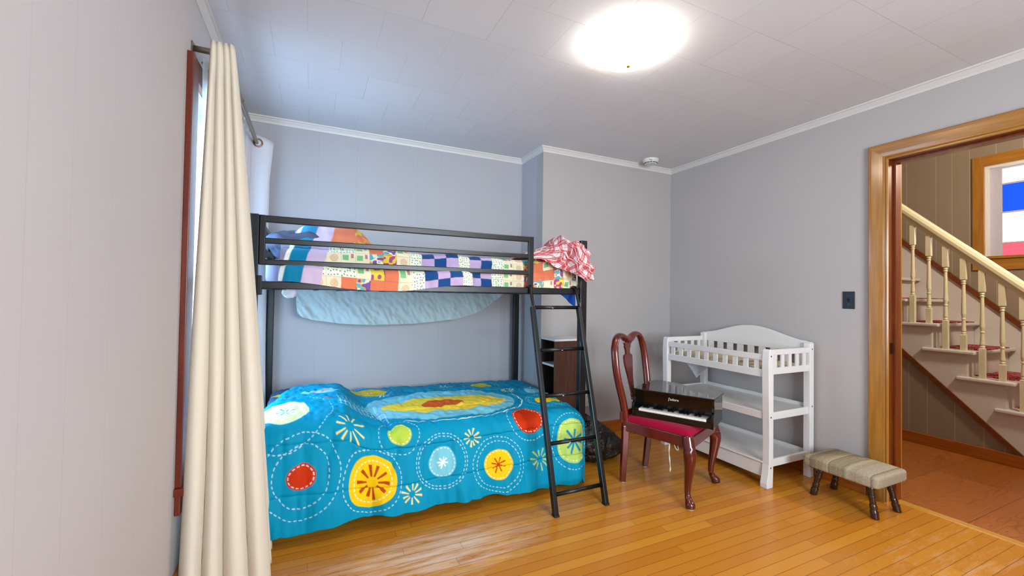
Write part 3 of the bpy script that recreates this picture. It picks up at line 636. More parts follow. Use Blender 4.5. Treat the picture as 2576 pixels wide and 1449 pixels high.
tag(link_mesh('mattress', grid_mesh('mattress', P), M_matt, smooth=True), 'lower bunk mattress under the turquoise comforter', 'mattress')
# ------------------------------------------------------------------ turquoise comforter (lower bunk)
CA0, CA1, CB1 = -0.235, 1.74, 1.455
def comf(a, b):
    """unrolled cloth coordinates: a along the bed, b from the back edge over the front edge down to the hem"""
    xe, rad = 1.60, 0.10
    yb = 3.425; top = 0.985
    dx = np.clip(a - (xe + 0.06 * np.clip((top - b), 0, 1)), 0, None); dy = np.clip(b - top, 0, None); d = np.sqrt(dx * dx + dy * dy) + 1e-9
    lim = rad * PI / 2
    th = np.clip(d / rad, 0, PI / 2); ex = np.clip(d - lim, 0, None)
    out = rad * np.sin(th) + ex * 0.10; down = rad * (1 - np.cos(th)) + ex * 0.985
    X = np.minimum(a, xe + 0.06 * np.clip((top - b), 0, 1)) + dx / d * out * 0.8
    Y = yb - np.minimum(b, top) - dy / d * out
    zt = 0.482 - 0.022 * np.clip((a - 0.9) / 0.8, 0, 1) + 0.012 * np.sin(b * PI / 0.985)
    onf = sst(0.0, 0.12, dy)
    # pillow bump at the left end
    bump = 0.105 * np.exp(-(np.clip(np.abs(a - 0.0) - 0.16, 0, None) / 0.10) ** 2) * sst(-0.05, 0.28, b) * (1 - 0.15 * sst(0.7, 1.0, b))
    Z = zt - down + bump * (1 - 0.92 * sst(0.02, 0.40, dy))
    # soft folds on the drape, puckers on the top
    fr = (a * 16 + 1.2 * vnoise(a * 5, b * 2, 3))
    drape = sst(0.10, 0.45, dy)
    Y = Y - sst(0.0, 0.10, dy) * 0.0075 * np.sin(a * 56 + 3 * vnoise(a * 9, b * 4, 8)) * (0.4 + 0.6 * vnoise(a * 6, b * 7, 9)) - drape * (0.016 * np.sin(fr * 1.1) + 0.020 * vnoise(a * 7, b * 3, 5)) - onf * 0.004 * vnoise(a * 45, b * 9, 7) - 0.02 * sst(0.1, 0.4, dy) * (a > -9)
    Z = Z + (1 - onf) * (0.008 * vnoise(a * 11, b * 16, 11) + 0.005 * vnoise(a * 40, b * 26, 12))
    X = X + 0.125 * (1 - sst(0.05, 0.80, b)) * np.clip((0.15 - a) / 0.385, 0, 1)
    # stitched seams: shallow valleys
    for sb in (0.36, 0.72, 1.12, 1.30):
        g = np.exp(-((b - sb - 0.012 * np.sin(a * 3)) / 0.006) ** 2); Z = Z - 0.006 * g * (1 - onf); Y = Y + 0.006 * g * onf
        puff = np.exp(-((b - sb - 0.012 * np.sin(a * 3)) / 0.05) ** 2); Y = Y + 0.004 * puff * onf
    g = np.exp(-((a - 0.335 - 0.10 * sst(0.5, 1.2, b) * (1 - sst(1.1, 1.4, b))) / 0.022) ** 2) * sst(0.35, 0.7, b) * (1 - sst(1.15, 1.4, b)); Z = Z - 0.022 * g * (1 - onf); Y = Y + 0.014 * g * onf
    # hem lifts and dips
    hem = sst(0.30, 0.47, dy)
    Z = Z + hem * (0.016 * vnoise(a * 4.5, 0 * b, 21) + 0.008 * vnoise(a * 17, 0 * b, 22)) - hem * 0.02 * sst(0.12, -0.25, a)
    Z = np.maximum(Z, 0.016 + 0.008 * vnoise(a * 9, b * 0, 31))
    return X, Y, Z
def fill(col, m, c): return col * (1 - m[..., None]) + np.array(c) * m[..., None]
AA = 0.0016
def disc(a, b, ca, cb, ra, rb, wob=0.05, seed=1):
    th = np.arctan2((b - cb) / rb, (a - ca) / ra); r = np.hypot((a - ca) / ra, (b - cb) / rb); rm = min(ra, rb)
    lim = 1 + wob * (0.6 * np.sin(th * 2 + seed) + 0.4 * np.sin(th * 3 + 2.3 * seed)); return sst(AA / rm, -AA / rm, r - lim), r, th
def ring(a, b, ca, cb, ra, rb, w=0.0016, dash=0.020, duty=0.58, wob=0.03, seed=1):
    _, r, th = disc(a, b, ca, cb, ra, rb, 0); rm = (ra + rb) / 2
    lim = 1 + wob * (0.6 * np.sin(th * 2 + seed) + 0.4 * np.sin(th * 3 + 2.3 * seed))
    band = sst(w / rm + AA / rm, w / rm - AA / rm, np.abs(r - lim)); n = max(8, int(round(2 * PI * rm / dash)))
    f = (th / (2 * PI) * n) % 1.0; return band * sst(0.5 + 0.04, 0.5 - 0.04, np.abs(f - 0.5) + (0.5 - duty / 2))
def rays(a, b, ca, cb, r0, r1, n=10, w0=0.003, w1=0.007, rot=0.0, jit=0.12, sx=1.0, seed=0):
    m = np.zeros_like(a); rs = np.random.RandomState(seed + 3)
    for k in range(n):
        t_ = rot + 2 * PI * k / n + jit * rs.uniform(-1, 1); L = r1 * (1 + 0.14 * rs.uniform(-1, 1))
        u = ((a - ca) / sx) * math.cos(t_) + (b - cb) * math.sin(t_); v = -((a - ca) / sx) * math.sin(t_) + (b - cb) * math.cos(t_)
        w = w0 + (w1 - w0) * np.clip((u - r0) / (L - r0), 0, 1); m = np.maximum(m, sst(AA, -AA, np.abs(v) - w) * sst(-AA, AA, u - r0) * sst(AA, -AA, u - L))
    return m
TEAL = lin('0090b6'); YEL = lin('f1c80e'); RED = lin('c8330a'); LIME = lin('b9d24a'); PALE = lin('e2ecae'); LBL = lin('79c6d8'); WHT = lin('f2f6f0'); PYEL = lin('efe08a')
na, nb_ = 680, 490
a = np.linspace(CA0, CA1, na)[:, None] + np.zeros((1, nb_)); b = np.linspace(0, CB1, nb_)[None, :] + np.zeros((na, 1))
X_, Y_, Z_ = comf(a, b); P = np.stack([X_, Y_, Z_], -1)
wa = a + 0.004 * vnoise(a * 14, b * 14, 41); wb = b + 0.004 * vnoise(a * 14 + 9, b * 14, 43)
col = np.zeros((na, nb_, 3)) + np.array(TEAL)
# two-tone weave towards the far edge
col = fill(col, 0.35 * sst(0.50, 0.05, b) * (0.5 + 0.5 * vnoise(a * 30, b * 30, 2)), lin('0b7fae'))
# large light-blue oval in the middle with an outline and a plain sunny patch (printed figure left out)
m, r, th = disc(wa, wb, 0.82, 0.635, 0.50, 0.335, 0.02, 2); col = fill(col, m, LBL)
col = fill(col, sst(0.0040, 0.0015, np.abs(r - 1.11) * 0.36) * (b > 0.5) * (a > 0.50), WHT)
m, r, th = disc(wa, wb, 0.84, 0.66, 0.43, 0.165, 0.05, 5); col = fill(col, m, lin('efcf3e'))
col = fill(col, ring(wa, wb, 0.84, 0.66, 0.40, 0.145, 0.0022, 0.022), lin('f8efb0'))
m, r, th = disc(wa, wb, 0.80, 0.655, 0.14, 0.075, 0.10, 3); col = fill(col, m, lin('d05a22'))
def patch(ca, cb, ra, rb, c, inner=None, rings=(), seed=1, rk=None, rc=RED, wob=0.05):
    global col
    m, r, th = disc(wa, wb, ca, cb, ra, rb, wob, seed); col = fill(col, m, c)
    if inner: col = fill(col, ring(wa, wb, ca, cb, ra * inner, rb * inner, 0.0016, 0.021, 0.6, wob, seed), WHT)
    for k in rings: col = fill(col, ring(wa, wb, ca, cb, ra + k, rb + k, 0.0016, 0.023, 0.56, 0.02, seed), lin('cfeaf2'))
    if rk: col = fill(col, rays(wa, wb, ca, cb, *rk), rc)
patch(-0.112, 0.875, 0.115, 0.145, PALE, 0.93, (0.12,), 4, (0.008, 0.045, 8, 0.002, 0.004, 0.3), TEAL, 0.04)
patch(-0.025, 1.232, 0.064, 0.050, RED, 0.86, (0.062, 0.11), 2)
patch(0.308, 1.282, 0.121, 0.128, YEL, 0.80, (0.025,), 3, (0.028, 0.083, 10, 0.0045, 0.009, 0.12), lin('b8421a'))
patch(0.679, 1.228, 0.080, 0.079, LBL, 0.90, (0.052, 0.066), 5, (0.0, 0.030, 8, 0.0028, 0.0042, 0.2), WHT)
patch(1.014, 1.287, 0.090, 0.087, YEL, 0.90, (0.044, 0.068), 7, (0.0, 0.045, 8, 0.0028, 0.0045, 0.35), RED)
patch(1.245, 1.040, 0.096, 0.105, RED, 0.90, (0.036,), 8)
patch(0.450, 1.054, 0.064, 0.066, LIME, 0.88, (0.045,), 6)
patch(1.545, 1.205, 0.125, 0.130, lin('b4d468'), 0.90, (0.035,), 9, (0.0, 0.075, 8, 0.006, 0.008, 0.30), lin('0a8ab4'))
patch(0.385, 0.17, 0.14, 0.13, lin('e6c52e'), None, (0.03,), 4, (0.005, 0.045, 8, 0.003, 0.005, 0.1), WHT, 0.07)
patch(1.265, 0.17, 0.085, 0.095, lin('d8cb3a'), None, (0.06,), 3)
patch(1.545, 0.765, 0.095, 0.06, YEL, None, (0.05, 0.07), 6)
patch(1.60, 0.47, 0.08, 0.09, LBL, None, (0.04,), 2)
patch(0.04, 0.50, 0.13, 0.045, LBL, None, (), 5); patch(0.06, 0.495, 0.06, 0.018, lin('d98a80'), None, (), 2)
for ca, cb, r1, sd, cc in ((0.192, 1.065, 0.072, 1, PYEL), (0.505, 1.360, 0.055, 2, PYEL), (0.861, 1.127, 0.048, 3, PYEL), (1.293, 1.292, 0.062, 4, lin('b7cf62')), (0.976, 0.15, 0.06, 5, PYEL), (1.388, 0.405, 0.055, 6, PYEL), (0.47, 0.30, 0.05, 7, PYEL)):
    col = fill(col, rays(wa, wb, ca, cb, r1 * 0.34, r1, 10, 0.0026, 0.0052, 0.2 * sd, 0.1, 1.0, sd), cc)
# white hatched scribble across the pillow fold
for k in range(11):
    u = 0.17 + k * 0.024; col = fill(col, sst(0.0026, 0.0010, np.abs(wa - u - 0.10 * (wb - 0.8))) * sst(0.60, 0.63, wb) * sst(0.80 + 0.012 * k, 0.79 + 0.012 * k, wb) * 0.75, lin('bfe4ee'))
for k in range(5):
    v = 0.65 + k * 0.036; col = fill(col, sst(0.0026, 0.0010, np.abs(wb - v - 0.25 * (wa - 0.17))) * sst(0.15, 0.17, wa) * sst(0.46, 0.43, wa) * 0.75, lin('bfe4ee'))
col = fill(col, sst(0.005, 0.002, np.abs(wb - 0.70 - 0.18 * (wa - 0.1))) * sst(0.05, 0.08, wa) * sst(0.42, 0.40, wa), lin('a8503c'))
for sb in (0.36, 0.72, 1.12, 1.30):       # seam thread
    col = fill(col, 0.35 * sst(0.0016, 0.0006, np.abs(b - sb - 0.012 * np.sin(a * 3))), lin('056a8c'))
M_comf = attr_mat('printed_comforter', 0.62, 0.0005, 300, 0.0)
# fine puckers drive a bump as well
o = link_mesh('comforter', grid_mesh('comforter', P, col), M_comf, smooth=True, solid=0.012)
tag(o, 'turquoise comforter printed with circles and starbursts draped over the lower bunk', 'comforter')
# pillow tucked under the comforter
t = NT('navy_pillow', 0.8, lin('14527e')); P_ = t.obj(); s_ = t.m('LESS_THAN', t.m('ABSOLUTE', t.m('SUBTRACT', P_[2], 0.085)), 0.018); t.col(t.mix(t.m('MULTIPLY', s_, t.m('LESS_THAN', P_[1], 0.0)), lin('16486e'), lin('cda61c'))); M_np = t.mat
def crumple(P, amp, fr, seed, n=None):
    Q = P.reshape(-1, 3).copy(); c = Q.mean(0)
    for i in range(len(Q)):
        p = Vector(Q[i]) * fr + Vector((seed, seed * 2, 0)); v = noise.noise_vector(p) + 0.5 * noise.noise_vector(p * 2.3)
        Q[i] += np.array(v) * amp
    return Q.reshape(P.shape)
P = crumple(softbox(-0.075, 3.08, 0.436, 0.33, 0.62, 0.125, 0.75, 0.45, 60, 30), 0.018, 9, 3)
tag(link_mesh('pillow', grid_mesh('pillow', P), M_np, smooth=True), 'navy and yellow pillow peeking out at the head of the lower bunk', 'pillow')

# ------------------------------------------------------------------ patchwork quilt (upper bunk)
QA0, QA1 = -0.150, 1.640
def quilt(a, t):
    """t = 0 at the far side of the mattress, top surface until t=0.86, then the front face down to the rail"""
    rad = 0.055; top = 0.86; yb = 3.38
    dy = np.clip(t - top, 0, None); th = np.clip(dy / rad, 0, PI / 2); ex = np.clip(dy - rad * PI / 2, 0, None)
    Y = yb - np.minimum(t, top) - rad * np.sin(th) - ex * 0.06; Z = 1.455 - rad * (1 - np.cos(th)) - ex * 0.99
    bump = 0.165 * np.exp(-(np.clip(np.abs(a - 0.10) - 0.10, 0, None) / 0.14) ** 2) * sst(0.02, 0.30, t) * (1 - sst(0.62, 0.90, t))
    ex_ = 0.050 * np.exp(-((a - 1.50) / 0.12) ** 2) * sst(0.1, 0.5, t)
    Z = Z + (bump + ex_) * (dy <= 0) + (bump + ex_) * (dy > 0) * 0 + ex_ * (dy > 0) * (1 - np.clip(dy / 0.2, 0, 1))
    on = sst(0.02, 0.1, dy)
    Y = Y - on * (0.010 * vnoise(a * 9, t * 5, 51) + 0.004 * vnoise(a * 30, t * 22, 52)) + 0.01 * on
    over = sst(-0.16, 0.30, a) * (1 - sst(0.42, 0.80, a)); Z = Z - over * 0.040 * sst(0.08, 0.21, dy); Y = Y - sst(-0.20, -0.10, a) * (1 - sst(0.84, 0.92, a)) * 0.078 * sst(0.10, 0.15, dy)
    low = sst(1.30, 1.40, a) * sst(0.10, 0.18, dy); Y = Y - 0.014 * low * np.abs(vnoise(a * 20, t * 30, 53))
    Z = Z + (1 - on) * (0.010 * vnoise(a * 8, t * 9, 54) + 0.004 * vnoise(a * 25, t * 20, 55))
    return a + 0.004 * vnoise(t * 16, a * 3, 57), Y, Z
nq, mq = 640, 260
tt = np.concatenate([np.linspace(0, 0.78, 70, endpoint=False), np.linspace(0.78, 1.073, mq - 70)])
a = np.linspace(QA0, QA1, nq)[:, None] + np.zeros((1, mq)); t = tt[None, :] + np.zeros((nq, 1))
X_, Y_, Z_ = quilt(a, t); P = np.stack([X_, Y_, Z_], -1)
CELL = 0.0735; CT = 0.058
s0 = 0.045                               # end of the stripes at mid height
sl = a + 0.20 * (t - 0.95)               # stripes lean
ui = (a - s0 - 0.02) / CELL; vi = (t + 0.006 * np.sin(a * 9) + 0.015) / CT
ci = np.floor(ui).astype(int); ri = np.floor(vi).astype(int); fu = ui - ci; fv = vi - ri
CRM = lin('efe3c4'); NAVY = lin('1d4a86'); LAV = lin('bfa9d0'); SAL = lin('dd7a58'); MAG = lin('b64a86'); DOTW = lin('eef0dc'); YLW = lin('e0d04a')
rs = np.random.RandomState(11)
kinds = np.zeros((40, 60), int)
for i in range(40):
    for j in range(60):
        x = i
        if 7 <= x <= 12 and x != 10: kinds[i, j] = 1 if (i + j) % 2 == 0 else 2           # navy / lavender checks
        elif x in (6, 10, 13) or (x in (0, 1) and j % 2): kinds[i, j] = 3
        elif x in (0, 5, 14, 15): kinds[i, j] = 4
        else: kinds[i, j] = rs.choice([4, 5, 6, 7, 7, 5])
    # dotted cells at the edge of the checks
K = kinds[np.clip(ci, 0, 39), np.clip(ri, 0, 59)]
kinds[0, 19] = 1; kinds[0, 20] = 1; K = kinds[np.clip(ci, 0, 39), np.clip(ri, 0, 59)]
col = np.zeros((nq, mq, 3)) + np.array(CRM)
col = fill(col, (K == 1) * 1.0, NAVY); col = fill(col, (K == 2) * 1.0, LAV); col = fill(col, (K == 3) * 1.0, DOTW)
# little dark-green dots
gx, gy_ = a / 0.016, t / 0.014; jx = vnoise(np.floor(gx), np.floor(gy_), 61) * 0.28; jy = vnoise(np.floor(gx), np.floor(gy_) + 7, 62) * 0.28
dd = np.hypot(gx % 1 - 0.5 - jx, gy_ % 1 - 0.5 - jy); col = fill(col, (K == 3) * sst(0.24, 0.16, dd), lin('2f7a6a'))
# cream cells: orange spirals, little green and red tokens
ln = np.hypot((fu - 0.55) * CELL, (fv - 0.5) * CT); th = np.arctan2(fv - 0.5, fu - 0.55); hsh = vnoise(ci * 1.0, ri * 1.0, 65)
spir = sst(0.30, 0.15, np.abs(((ln / 0.0065 - th / (2 * PI)) % 1) - 0.5)) * (ln < 0.021)
col = fill(col, (K == 4) * (hsh > 0.0) * spir * 0.8, lin('c07a3c'))
tok = (np.abs(fu - 0.3) < 0.20) * (np.abs(fv - 0.45) < 0.24); col = fill(col, (K == 4) * (hsh < -0.15) * tok * 1.0, lin('7cc08a'))
tok = (np.abs(fu - 0.75) < 0.10) * (np.abs(fv - 0.3) < 0.20); col = fill(col, (K == 4) * (hsh < 0.1) * tok * 1.0, lin('b8848a'))
# warm cells: salmon plain, magenta with yellow blobs, cream with coloured blobs
bl = vnoise(a * 55 + 3, t * 70, 66); bl2 = vnoise(a * 48 + 30, t * 60, 67)
col = fill(col, (K == 5) * 1.0, SAL); col = fill(col, (K == 6) * 1.0, MAG); col = fill(col, (K == 6) * sst(0.0, 0.06, bl), YLW)
col = fill(col, (K == 7) * sst(0.05, 0.11, bl), lin('e6a03c')); col = fill(col, (K == 7) * sst(0.22, 0.28, bl2), lin('7a5aa0')); col = fill(col, (K == 7) * sst(0.30, 0.34, -bl2), lin('58b4c4'))
ln2 = sst(0.035, 0.015, np.abs(bl - 0.02)) * ((K == 6) | (K == 7)); col = fill(col, ln2 * 0.6, lin('7a3a4a'))
seam = np.maximum(sst(0.035, 0.01, np.minimum(fu, 1 - fu)), sst(0.05, 0.02, np.minimum(fv, 1 - fv))); col = fill(col, seam * 0.25, lin('6a5a5a'))
for lo, hi, c in ((-0.030, 9, LAV),):
    pass
st = sl
col = fill(col, ((st < 0.30) & (t < 0.80)) * 1.0, SAL); col = fill(col, ((st > 0.18) & (st < 0.30) & (t < 0.80)) * sst(-0.05, 0.05, bl), YLW)
def lt(q): return sst(q + 0.0025, q - 0.0025, st)
col = fill(col, lt(0.062), lin('cdb8d6')); col = fill(col, lt(-0.027), lin('0f7fa8')); col = fill(col, lt(-0.108), lin('f0eee4')); col = fill(col, lt(-0.130), lin('8c89a4'))
# plain salmon and yellow squares on the pillow bulge
M_quilt = attr_mat('patchwork_quilt', 0.85, 0.0006, 400, 0.1)
o = link_mesh('quilt', grid_mesh('quilt', P, col), M_quilt, smooth=True, solid=0.010)
tag(o, 'patchwork quilt with blue and lavender checks spread over the upper bunk', 'quilt')
# grey pillow end poking out
P = crumple(softbox(-0.075, 2.86, 1.418, 0.30, 0.55, 0.150, 0.7, 0.45, 90, 50), 0.022, 11, 8)
tag(link_mesh('pillow', grid_mesh('pillow', P), cloth_mat('slate_pillow', '50576f', 0, 0.0), smooth=True), 'slate blue pillow with creased corner under the quilt on the upper bunk', 'pillow')

# sheet hanging behind the upper bunk
na, nb_ = 170, 90
u = np.linspace(0, 1, na)[:, None] + np.zeros((1, nb_)); v = np.linspace(0, 1, nb_)[None, :] + np.zeros((na, 1))
x = -0.098 + 1.60 * u
zb = np.interp(x, [-0.098, -0.09, -0.06, 0.02, 0.2, 0.43, 0.75, 1.08, 1.25, 1.38, 1.47, 1.502], [1.16, 1.075, 1.045, 1.02, 0.992, 0.980, 0.985, 1.018, 1.065, 1.130, 1.20, 1.232])
z = 1.300 + (zb - 1.300) * v
wr_ = 0.009 * vnoise(x * 9 + z * 6, z * 3, 71) + 0.003 * vnoise((x + z * 0.7) * 22, z * 9, 72) + 0.0035 * vnoise((x + 0.4 * z) * 60, z * 30, 73)
Pz = np.stack([x, 3.385 + wr_ * (0.4 + v) * 1.5, z], -1)
M_drape = cloth_mat('pale_blue_sheet', 'b6c8cb', 0, 0.15)
tag(link_mesh('sheet', grid_mesh('sheet', Pz), M_drape, smooth=True, solid=0.004), 'pale blue grey wrinkled sheet hanging down behind the upper bunk', 'sheet')
# small cloth bits hanging below the upper rail
P = crumple(softbox(-0.10, 2.47, 1.192, 0.075, 0.05, 0.055, 0.8, 0.8, 24, 16), 0.010, 30, 2)
tag(link_mesh('sheet_corner', grid_mesh('corner', P), cloth_mat('pale_blue_knot', 'c4d4e8', 0, 0), smooth=True), 'small knotted pale corner of bedding below the left end of the upper rail', 'bedding corner')
na = 40; u = np.linspace(0, 1, na)[:, None] + np.zeros((1, 30)); v = np.linspace(0, 1, 30)[None, :] + np.zeros((na, 1))
x = 1.475 + 0.165 * u; zl = 1.275 - (0.025 + 0.105 * u ** 1.5) * v
Pq = np.stack([x, 2.455 + 0.012 * vnoise(x * 30, zl * 12, 81) + 0.02 * v, zl], -1)
tag(link_mesh('blue_blanket_corner', grid_mesh('bc', Pq), cloth_mat('cobalt_cloth', '1a4fa6', 0, 0), smooth=True, solid=0.005), 'cobalt blue cloth corner hanging under the upper rail beside the right post', 'blanket')

# ------------------------------------------------------------------ red plaid blanket heap
def plaid(u, v):
    c = np.zeros(u.shape + (3,)) + np.array(lin('e0d2d4')); R1 = lin('a81426'); DK = lin('6a4a66')
    for w, ax in ((u, 0), (v, 1)):
        f = (w / 0.075) % 1.0
        c = fill(c, 0.74 * ((f > 0.02) & (f < 0.50)), R1); c = fill(c, 0.8 * (np.abs(f - 0.235) < 0.022), lin('f6efec'))
        c = fill(c, 0.55 * (np.abs(f - 0.60) < 0.018), DK); c = fill(c, 0.55 * (np.abs(f - 0.80) < 0.03), lin('c06a74'))
    return c
nu, nv_ = 420, 260
U = np.linspace(0, 1, nu)[:, None] + np.zeros((1, nv_)); V = np.linspace(0, 1, nv_)[None, :] + np.zeros((nu, 1))
xx = 1.275 + 0.475 * U                     # along the bed
topz = np.interp(xx, [1.275, 1.33, 1.40, 1.47, 1.53, 1.575, 1.62, 1.655, 1.70, 1.735, 1.75], [1.485, 1.520, 1.530, 1.560, 1.60, 1.640, 1.60, 1.590, 1.600, 1.56, 1.46])
botz = np.interp(xx, [1.275, 1.33, 1.40, 1.46, 1.52, 1.58, 1.64, 1.69, 1.735, 1.75], [1.462, 1.450, 1.420, 1.385, 1.370, 1.350, 1.318, 1.285, 1.305, 1.40])
s_ = V                                     # 0 far/bottom behind, rises, 1 front bottom
ang = PI * (0.02 + 0.96 * s_)
cy = 2.60 - 0.165 * sst(1.54, 1.66, xx); ly = 0.185 + 0.02 * np.sin(xx * 14) - 0.04 * sst(1.54, 1.66, xx)
zz = botz + (topz - botz) * np.sin(ang) ** 0.8; yy = cy + ly * np.cos(ang)
Pp = np.stack([xx - 0.075 * sst(1.46, 1.70, xx), yy, zz], -1).reshape(-1, 3)
uvx = xx.reshape(-1).copy(); uvy = (s_ * 0.62).reshape(-1).copy()
for i in range(len(Pp)):
    p = Vector(Pp[i]); q = Vector((p.x * 7.5 + p.z * 5, p.y * 7, p.z * 9 - p.x * 3))
    r_ = 1 - abs(noise.noise(q)) * 2; r2 = 1 - abs(noise.noise(q * 2.3 + Vector((5, 1, 2)))) * 2; n2 = noise.noise_vector(q * 0.6)
    d = 0.030 * r_ + 0.013 * r2 - 0.022
    dirv = Vector((0.15, p.y - 2.52, (p.z - 1.42) * 1.3)).normalized(); edge = min(1, (p.x - 1.27) / 0.05)
    Pp[i] += np.array(dirv * d * edge); uvx[i] += n2.x * 0.10; uvy[i] += n2.y * 0.10 + 0.35 * d
pc = plaid((uvx * 0.8 + uvy * 0.6).reshape(nu, nv_), (uvy * 0.8 - uvx * 0.6).reshape(nu, nv_))
o = link_mesh('plaid_blanket', grid_mesh('plaid', Pp.reshape(nu, nv_, 3), pc), attr_mat('red_plaid', 0.85, 0.0004, 500), smooth=True, solid=0.003)
tag(o, 'crumpled red and white plaid sheet heaped at the foot of the upper bunk', 'plaid sheet')

# ------------------------------------------------------------------ bookcase
bk = thing('bookcase', (1.89, 3.01, 0), 'narrow dark brown bookcase with white shelves in the corner behind the bunk bed', 'bookcase')
M_wal = wood_mat('walnut_laminate', '3a1f14', '5e3826', 0.4, (60, 60, 3)); M_wal_shade = plain('walnut_shaded', '24140e', 0.6)  # second walnut is a darkened copy, painting the shade inside the case
build(MB().box(1.748, 2.035, 2.905, 2.920, 0.0, 0.862), 'side_panel', M_wal, bk, bevel=0.001)
build(MB().box(1.748, 2.035, 3.108, 3.123, 0.0, 0.862), 'side_panel', M_wal_shade, bk, bevel=0.001)
build(MB().box(2.027, 2.035, 2.920, 3.108, 0.0, 0.862), 'back_panel', M_wal_shade, bk)
build(MB().box(1.746, 2.037, 2.903, 3.125, 0.862, 0.878), 'top_panel', M_white, bk, bevel=0.001)
for z in (0.05, 0.36, 0.665): build(MB().box(1.750, 2.027, 2.920, 3.108, z - 0.008, z + 0.008), 'shelf', M_white, bk)

# ------------------------------------------------------------------ black bin bag
t = NT('black_plastic', 0.16, lin('0b0b0e'), spec=0.7); t.bump(t.noise(t.obj()[0], 26, 5, 0.6, 1.2), 0.02, 0.9); M_bag = t.mat
nu, nv_ = 140, 90
Pb = softbox(1.93, 2.66, 0.0, 0.36, 0.34, 0.34, 0.85, 0.9, nu, nv_).reshape(-1, 3)
for i in range(len(Pb)):
    p = Vector(Pb[i]); h_ = p.z / 0.34
    x = p.x + 0.17 * max(0, (p.x - 1.95)) / 0.15 * (1 - h_) - 0.05 * h_; z = p.z * (1 - 0.25 * max(0, (p.x - 1.93)) / 0.17)
    q = Vector((x, p.y, z)) * 13; r_ = 1 - abs(noise.noise(q)) * 2.2; r2 = 1 - abs(noise.noise(q * 2.6)) * 2
    d = (Vector((x, p.y, z)) - Vector((1.95, 2.66, 0.12))).normalized() * (0.020 * r_ + 0.009 * r2 - 0.018)
    Pb[i] = (x + d.x, p.y + d.y, max(0.001, z + d.z))
tag(link_mesh('trash_bag', grid_mesh('bag', Pb.reshape(nu, nv_, 3)), M_bag, smooth=True), 'shiny black plastic bag slumped on the floor behind the ladder foot', 'trash bag')

# ------------------------------------------------------------------ mahogany chair
O2 = Vector((2.14, 2.109)); CRZ = R(23.17) + PI      # local +y points to the front of the seat
ch = thing('dining_chair', (O2.x, O2.y, 0), 'mahogany dining chair with curved splat back and crimson seat cushion', 'chair', CRZ)
# local frame: x' = -r, y' = f ; mirror symmetric so the sign of x does not matter for the legs
M_mah = wood_mat('mahogany', '3d0c06', '6e1e10', 0.22, (6, 6, 1.6), 0.5, True, coat=0.5)
def catv(pts, n=40):
    return [tuple(p) for p in cat(pts, n)]
for sx in (-1, 1):
    pts = [(sx * 0.222, 0.205, 0.41), (sx * 0.232, 0.215, 0.36), (sx * 0.240, 0.226, 0.30), (sx * 0.230, 0.220, 0.22), (sx * 0.218, 0.208, 0.13), (sx * 0.217, 0.206, 0.075), (sx * 0.226, 0.215, 0.045), (sx * 0.238, 0.228, 0.022), (sx * 0.241, 0.231, 0.006)]
    rr = [0.034, 0.035, 0.036, 0.028, 0.020, 0.0165, 0.020, 0.029, 0.026]
    P_ = catv(pts, 36); r_ = list(np.interp(np.linspace(0, 1, 36), np.linspace(0, 1, 9), rr))
    build(MB().tube(P_, r_, 14), 'front_leg', M_mah, ch, smooth=True)
    build(MB().lathe([(0.018, 0.0), (0.018, 0.004)], (sx * 0.241, 0.231, 0.0), 14), 'felt_pad', plain('felt', 'b9b4aa', 0.9), ch)
    # ear blocks
    pts = [(sx * 0.172, -0.232, 0.004), (sx * 0.180, -0.222, 0.12), (sx * 0.186, -0.212, 0.25), (sx * 0.186, -0.208, 0.38)]
    P_ = catv(pts, 14); mb = MB()
    for i in range(13): pass
    mb.tube(P_, [0.024 + 0.006 * i / 13 for i in range(14)], 4); build(mb, 'rear_leg', M_mah, ch, bevel=0.004)
    build(MB().lathe([(0.017, 0.0), (0.017, 0.004)], (sx * 0.172, -0.232, 0.0), 12), 'felt_pad', plain('felt', 'b9b4aa', 0.9), ch)
# one continuous back frame: stiles and yoke crest
half = [(0.186, -0.208, 0.36), (0.186, -0.212, 0.45), (0.196, -0.224, 0.54), (0.212, -0.240, 0.63), (0.222, -0.256, 0.72), (0.222, -0.268, 0.81), (0.210, -0.279, 0.885), (0.178, -0.287, 0.938), (0.130, -0.291, 0.958), (0.080, -0.291, 0.950), (0.035, -0.290, 0.930), (0.0, -0.290, 0.922)]
full = half + [(-x, y, z) for x, y, z in half[-2::-1]]
P_ = catv(full, 110)
wdt = []
for p in P_:
    wdt.append(0.026 if p[2] < 0.9 else 0.024 + 0.010 * (1 - min(1, abs(p[0]) / 0.13)))
build(MB().tube(P_, wdt, 12, sx=0.72, sy=1.0, ref=(0, 1, 0)), 'back_frame', M_mah, ch, smooth=True)
prf = [(0.055, 0.925), (0.058, 0.900), (0.040, 0.888), (0.044, 0.872), (0.032, 0.862), (0.026, 0.835), (0.030, 0.822), (0.052, 0.818), (0.060, 0.800), (0.058, 0.765), (0.046, 0.715), (0.034, 0.665), (0.026, 0.610), (0.022, 0.560), (0.028, 0.545), (0.028, 0.535), (0.022, 0.528), (0.030, 0.515), (0.034, 0.500), (0.028, 0.492), (0.040, 0.470), (0.048, 0.430), (0.048, 0.400)]
def splaty(z): return float(np.interp(z, [0.40, 0.50, 0.62, 0.75, 0.86, 0.93], [-0.216, -0.236, -0.262, -0.284, -0.294, -0.292]))
mb = MB(); vs = []
for w_, z in prf:
    y = splaty(z); vs += [(-w_, y + 0.007, z), (w_, y + 0.007, z), (w_, y - 0.007, z), (-w_, y - 0.007, z)]
fs = [(i * 4 + k, i * 4 + (k + 1) % 4, (i + 1) * 4 + (k + 1) % 4, (i + 1) * 4 + k) for i in range(len(prf) - 1) for k in range(4)] + [(0, 1, 2, 3), tuple(4 * (len(prf) - 1) + k for k in range(4))]
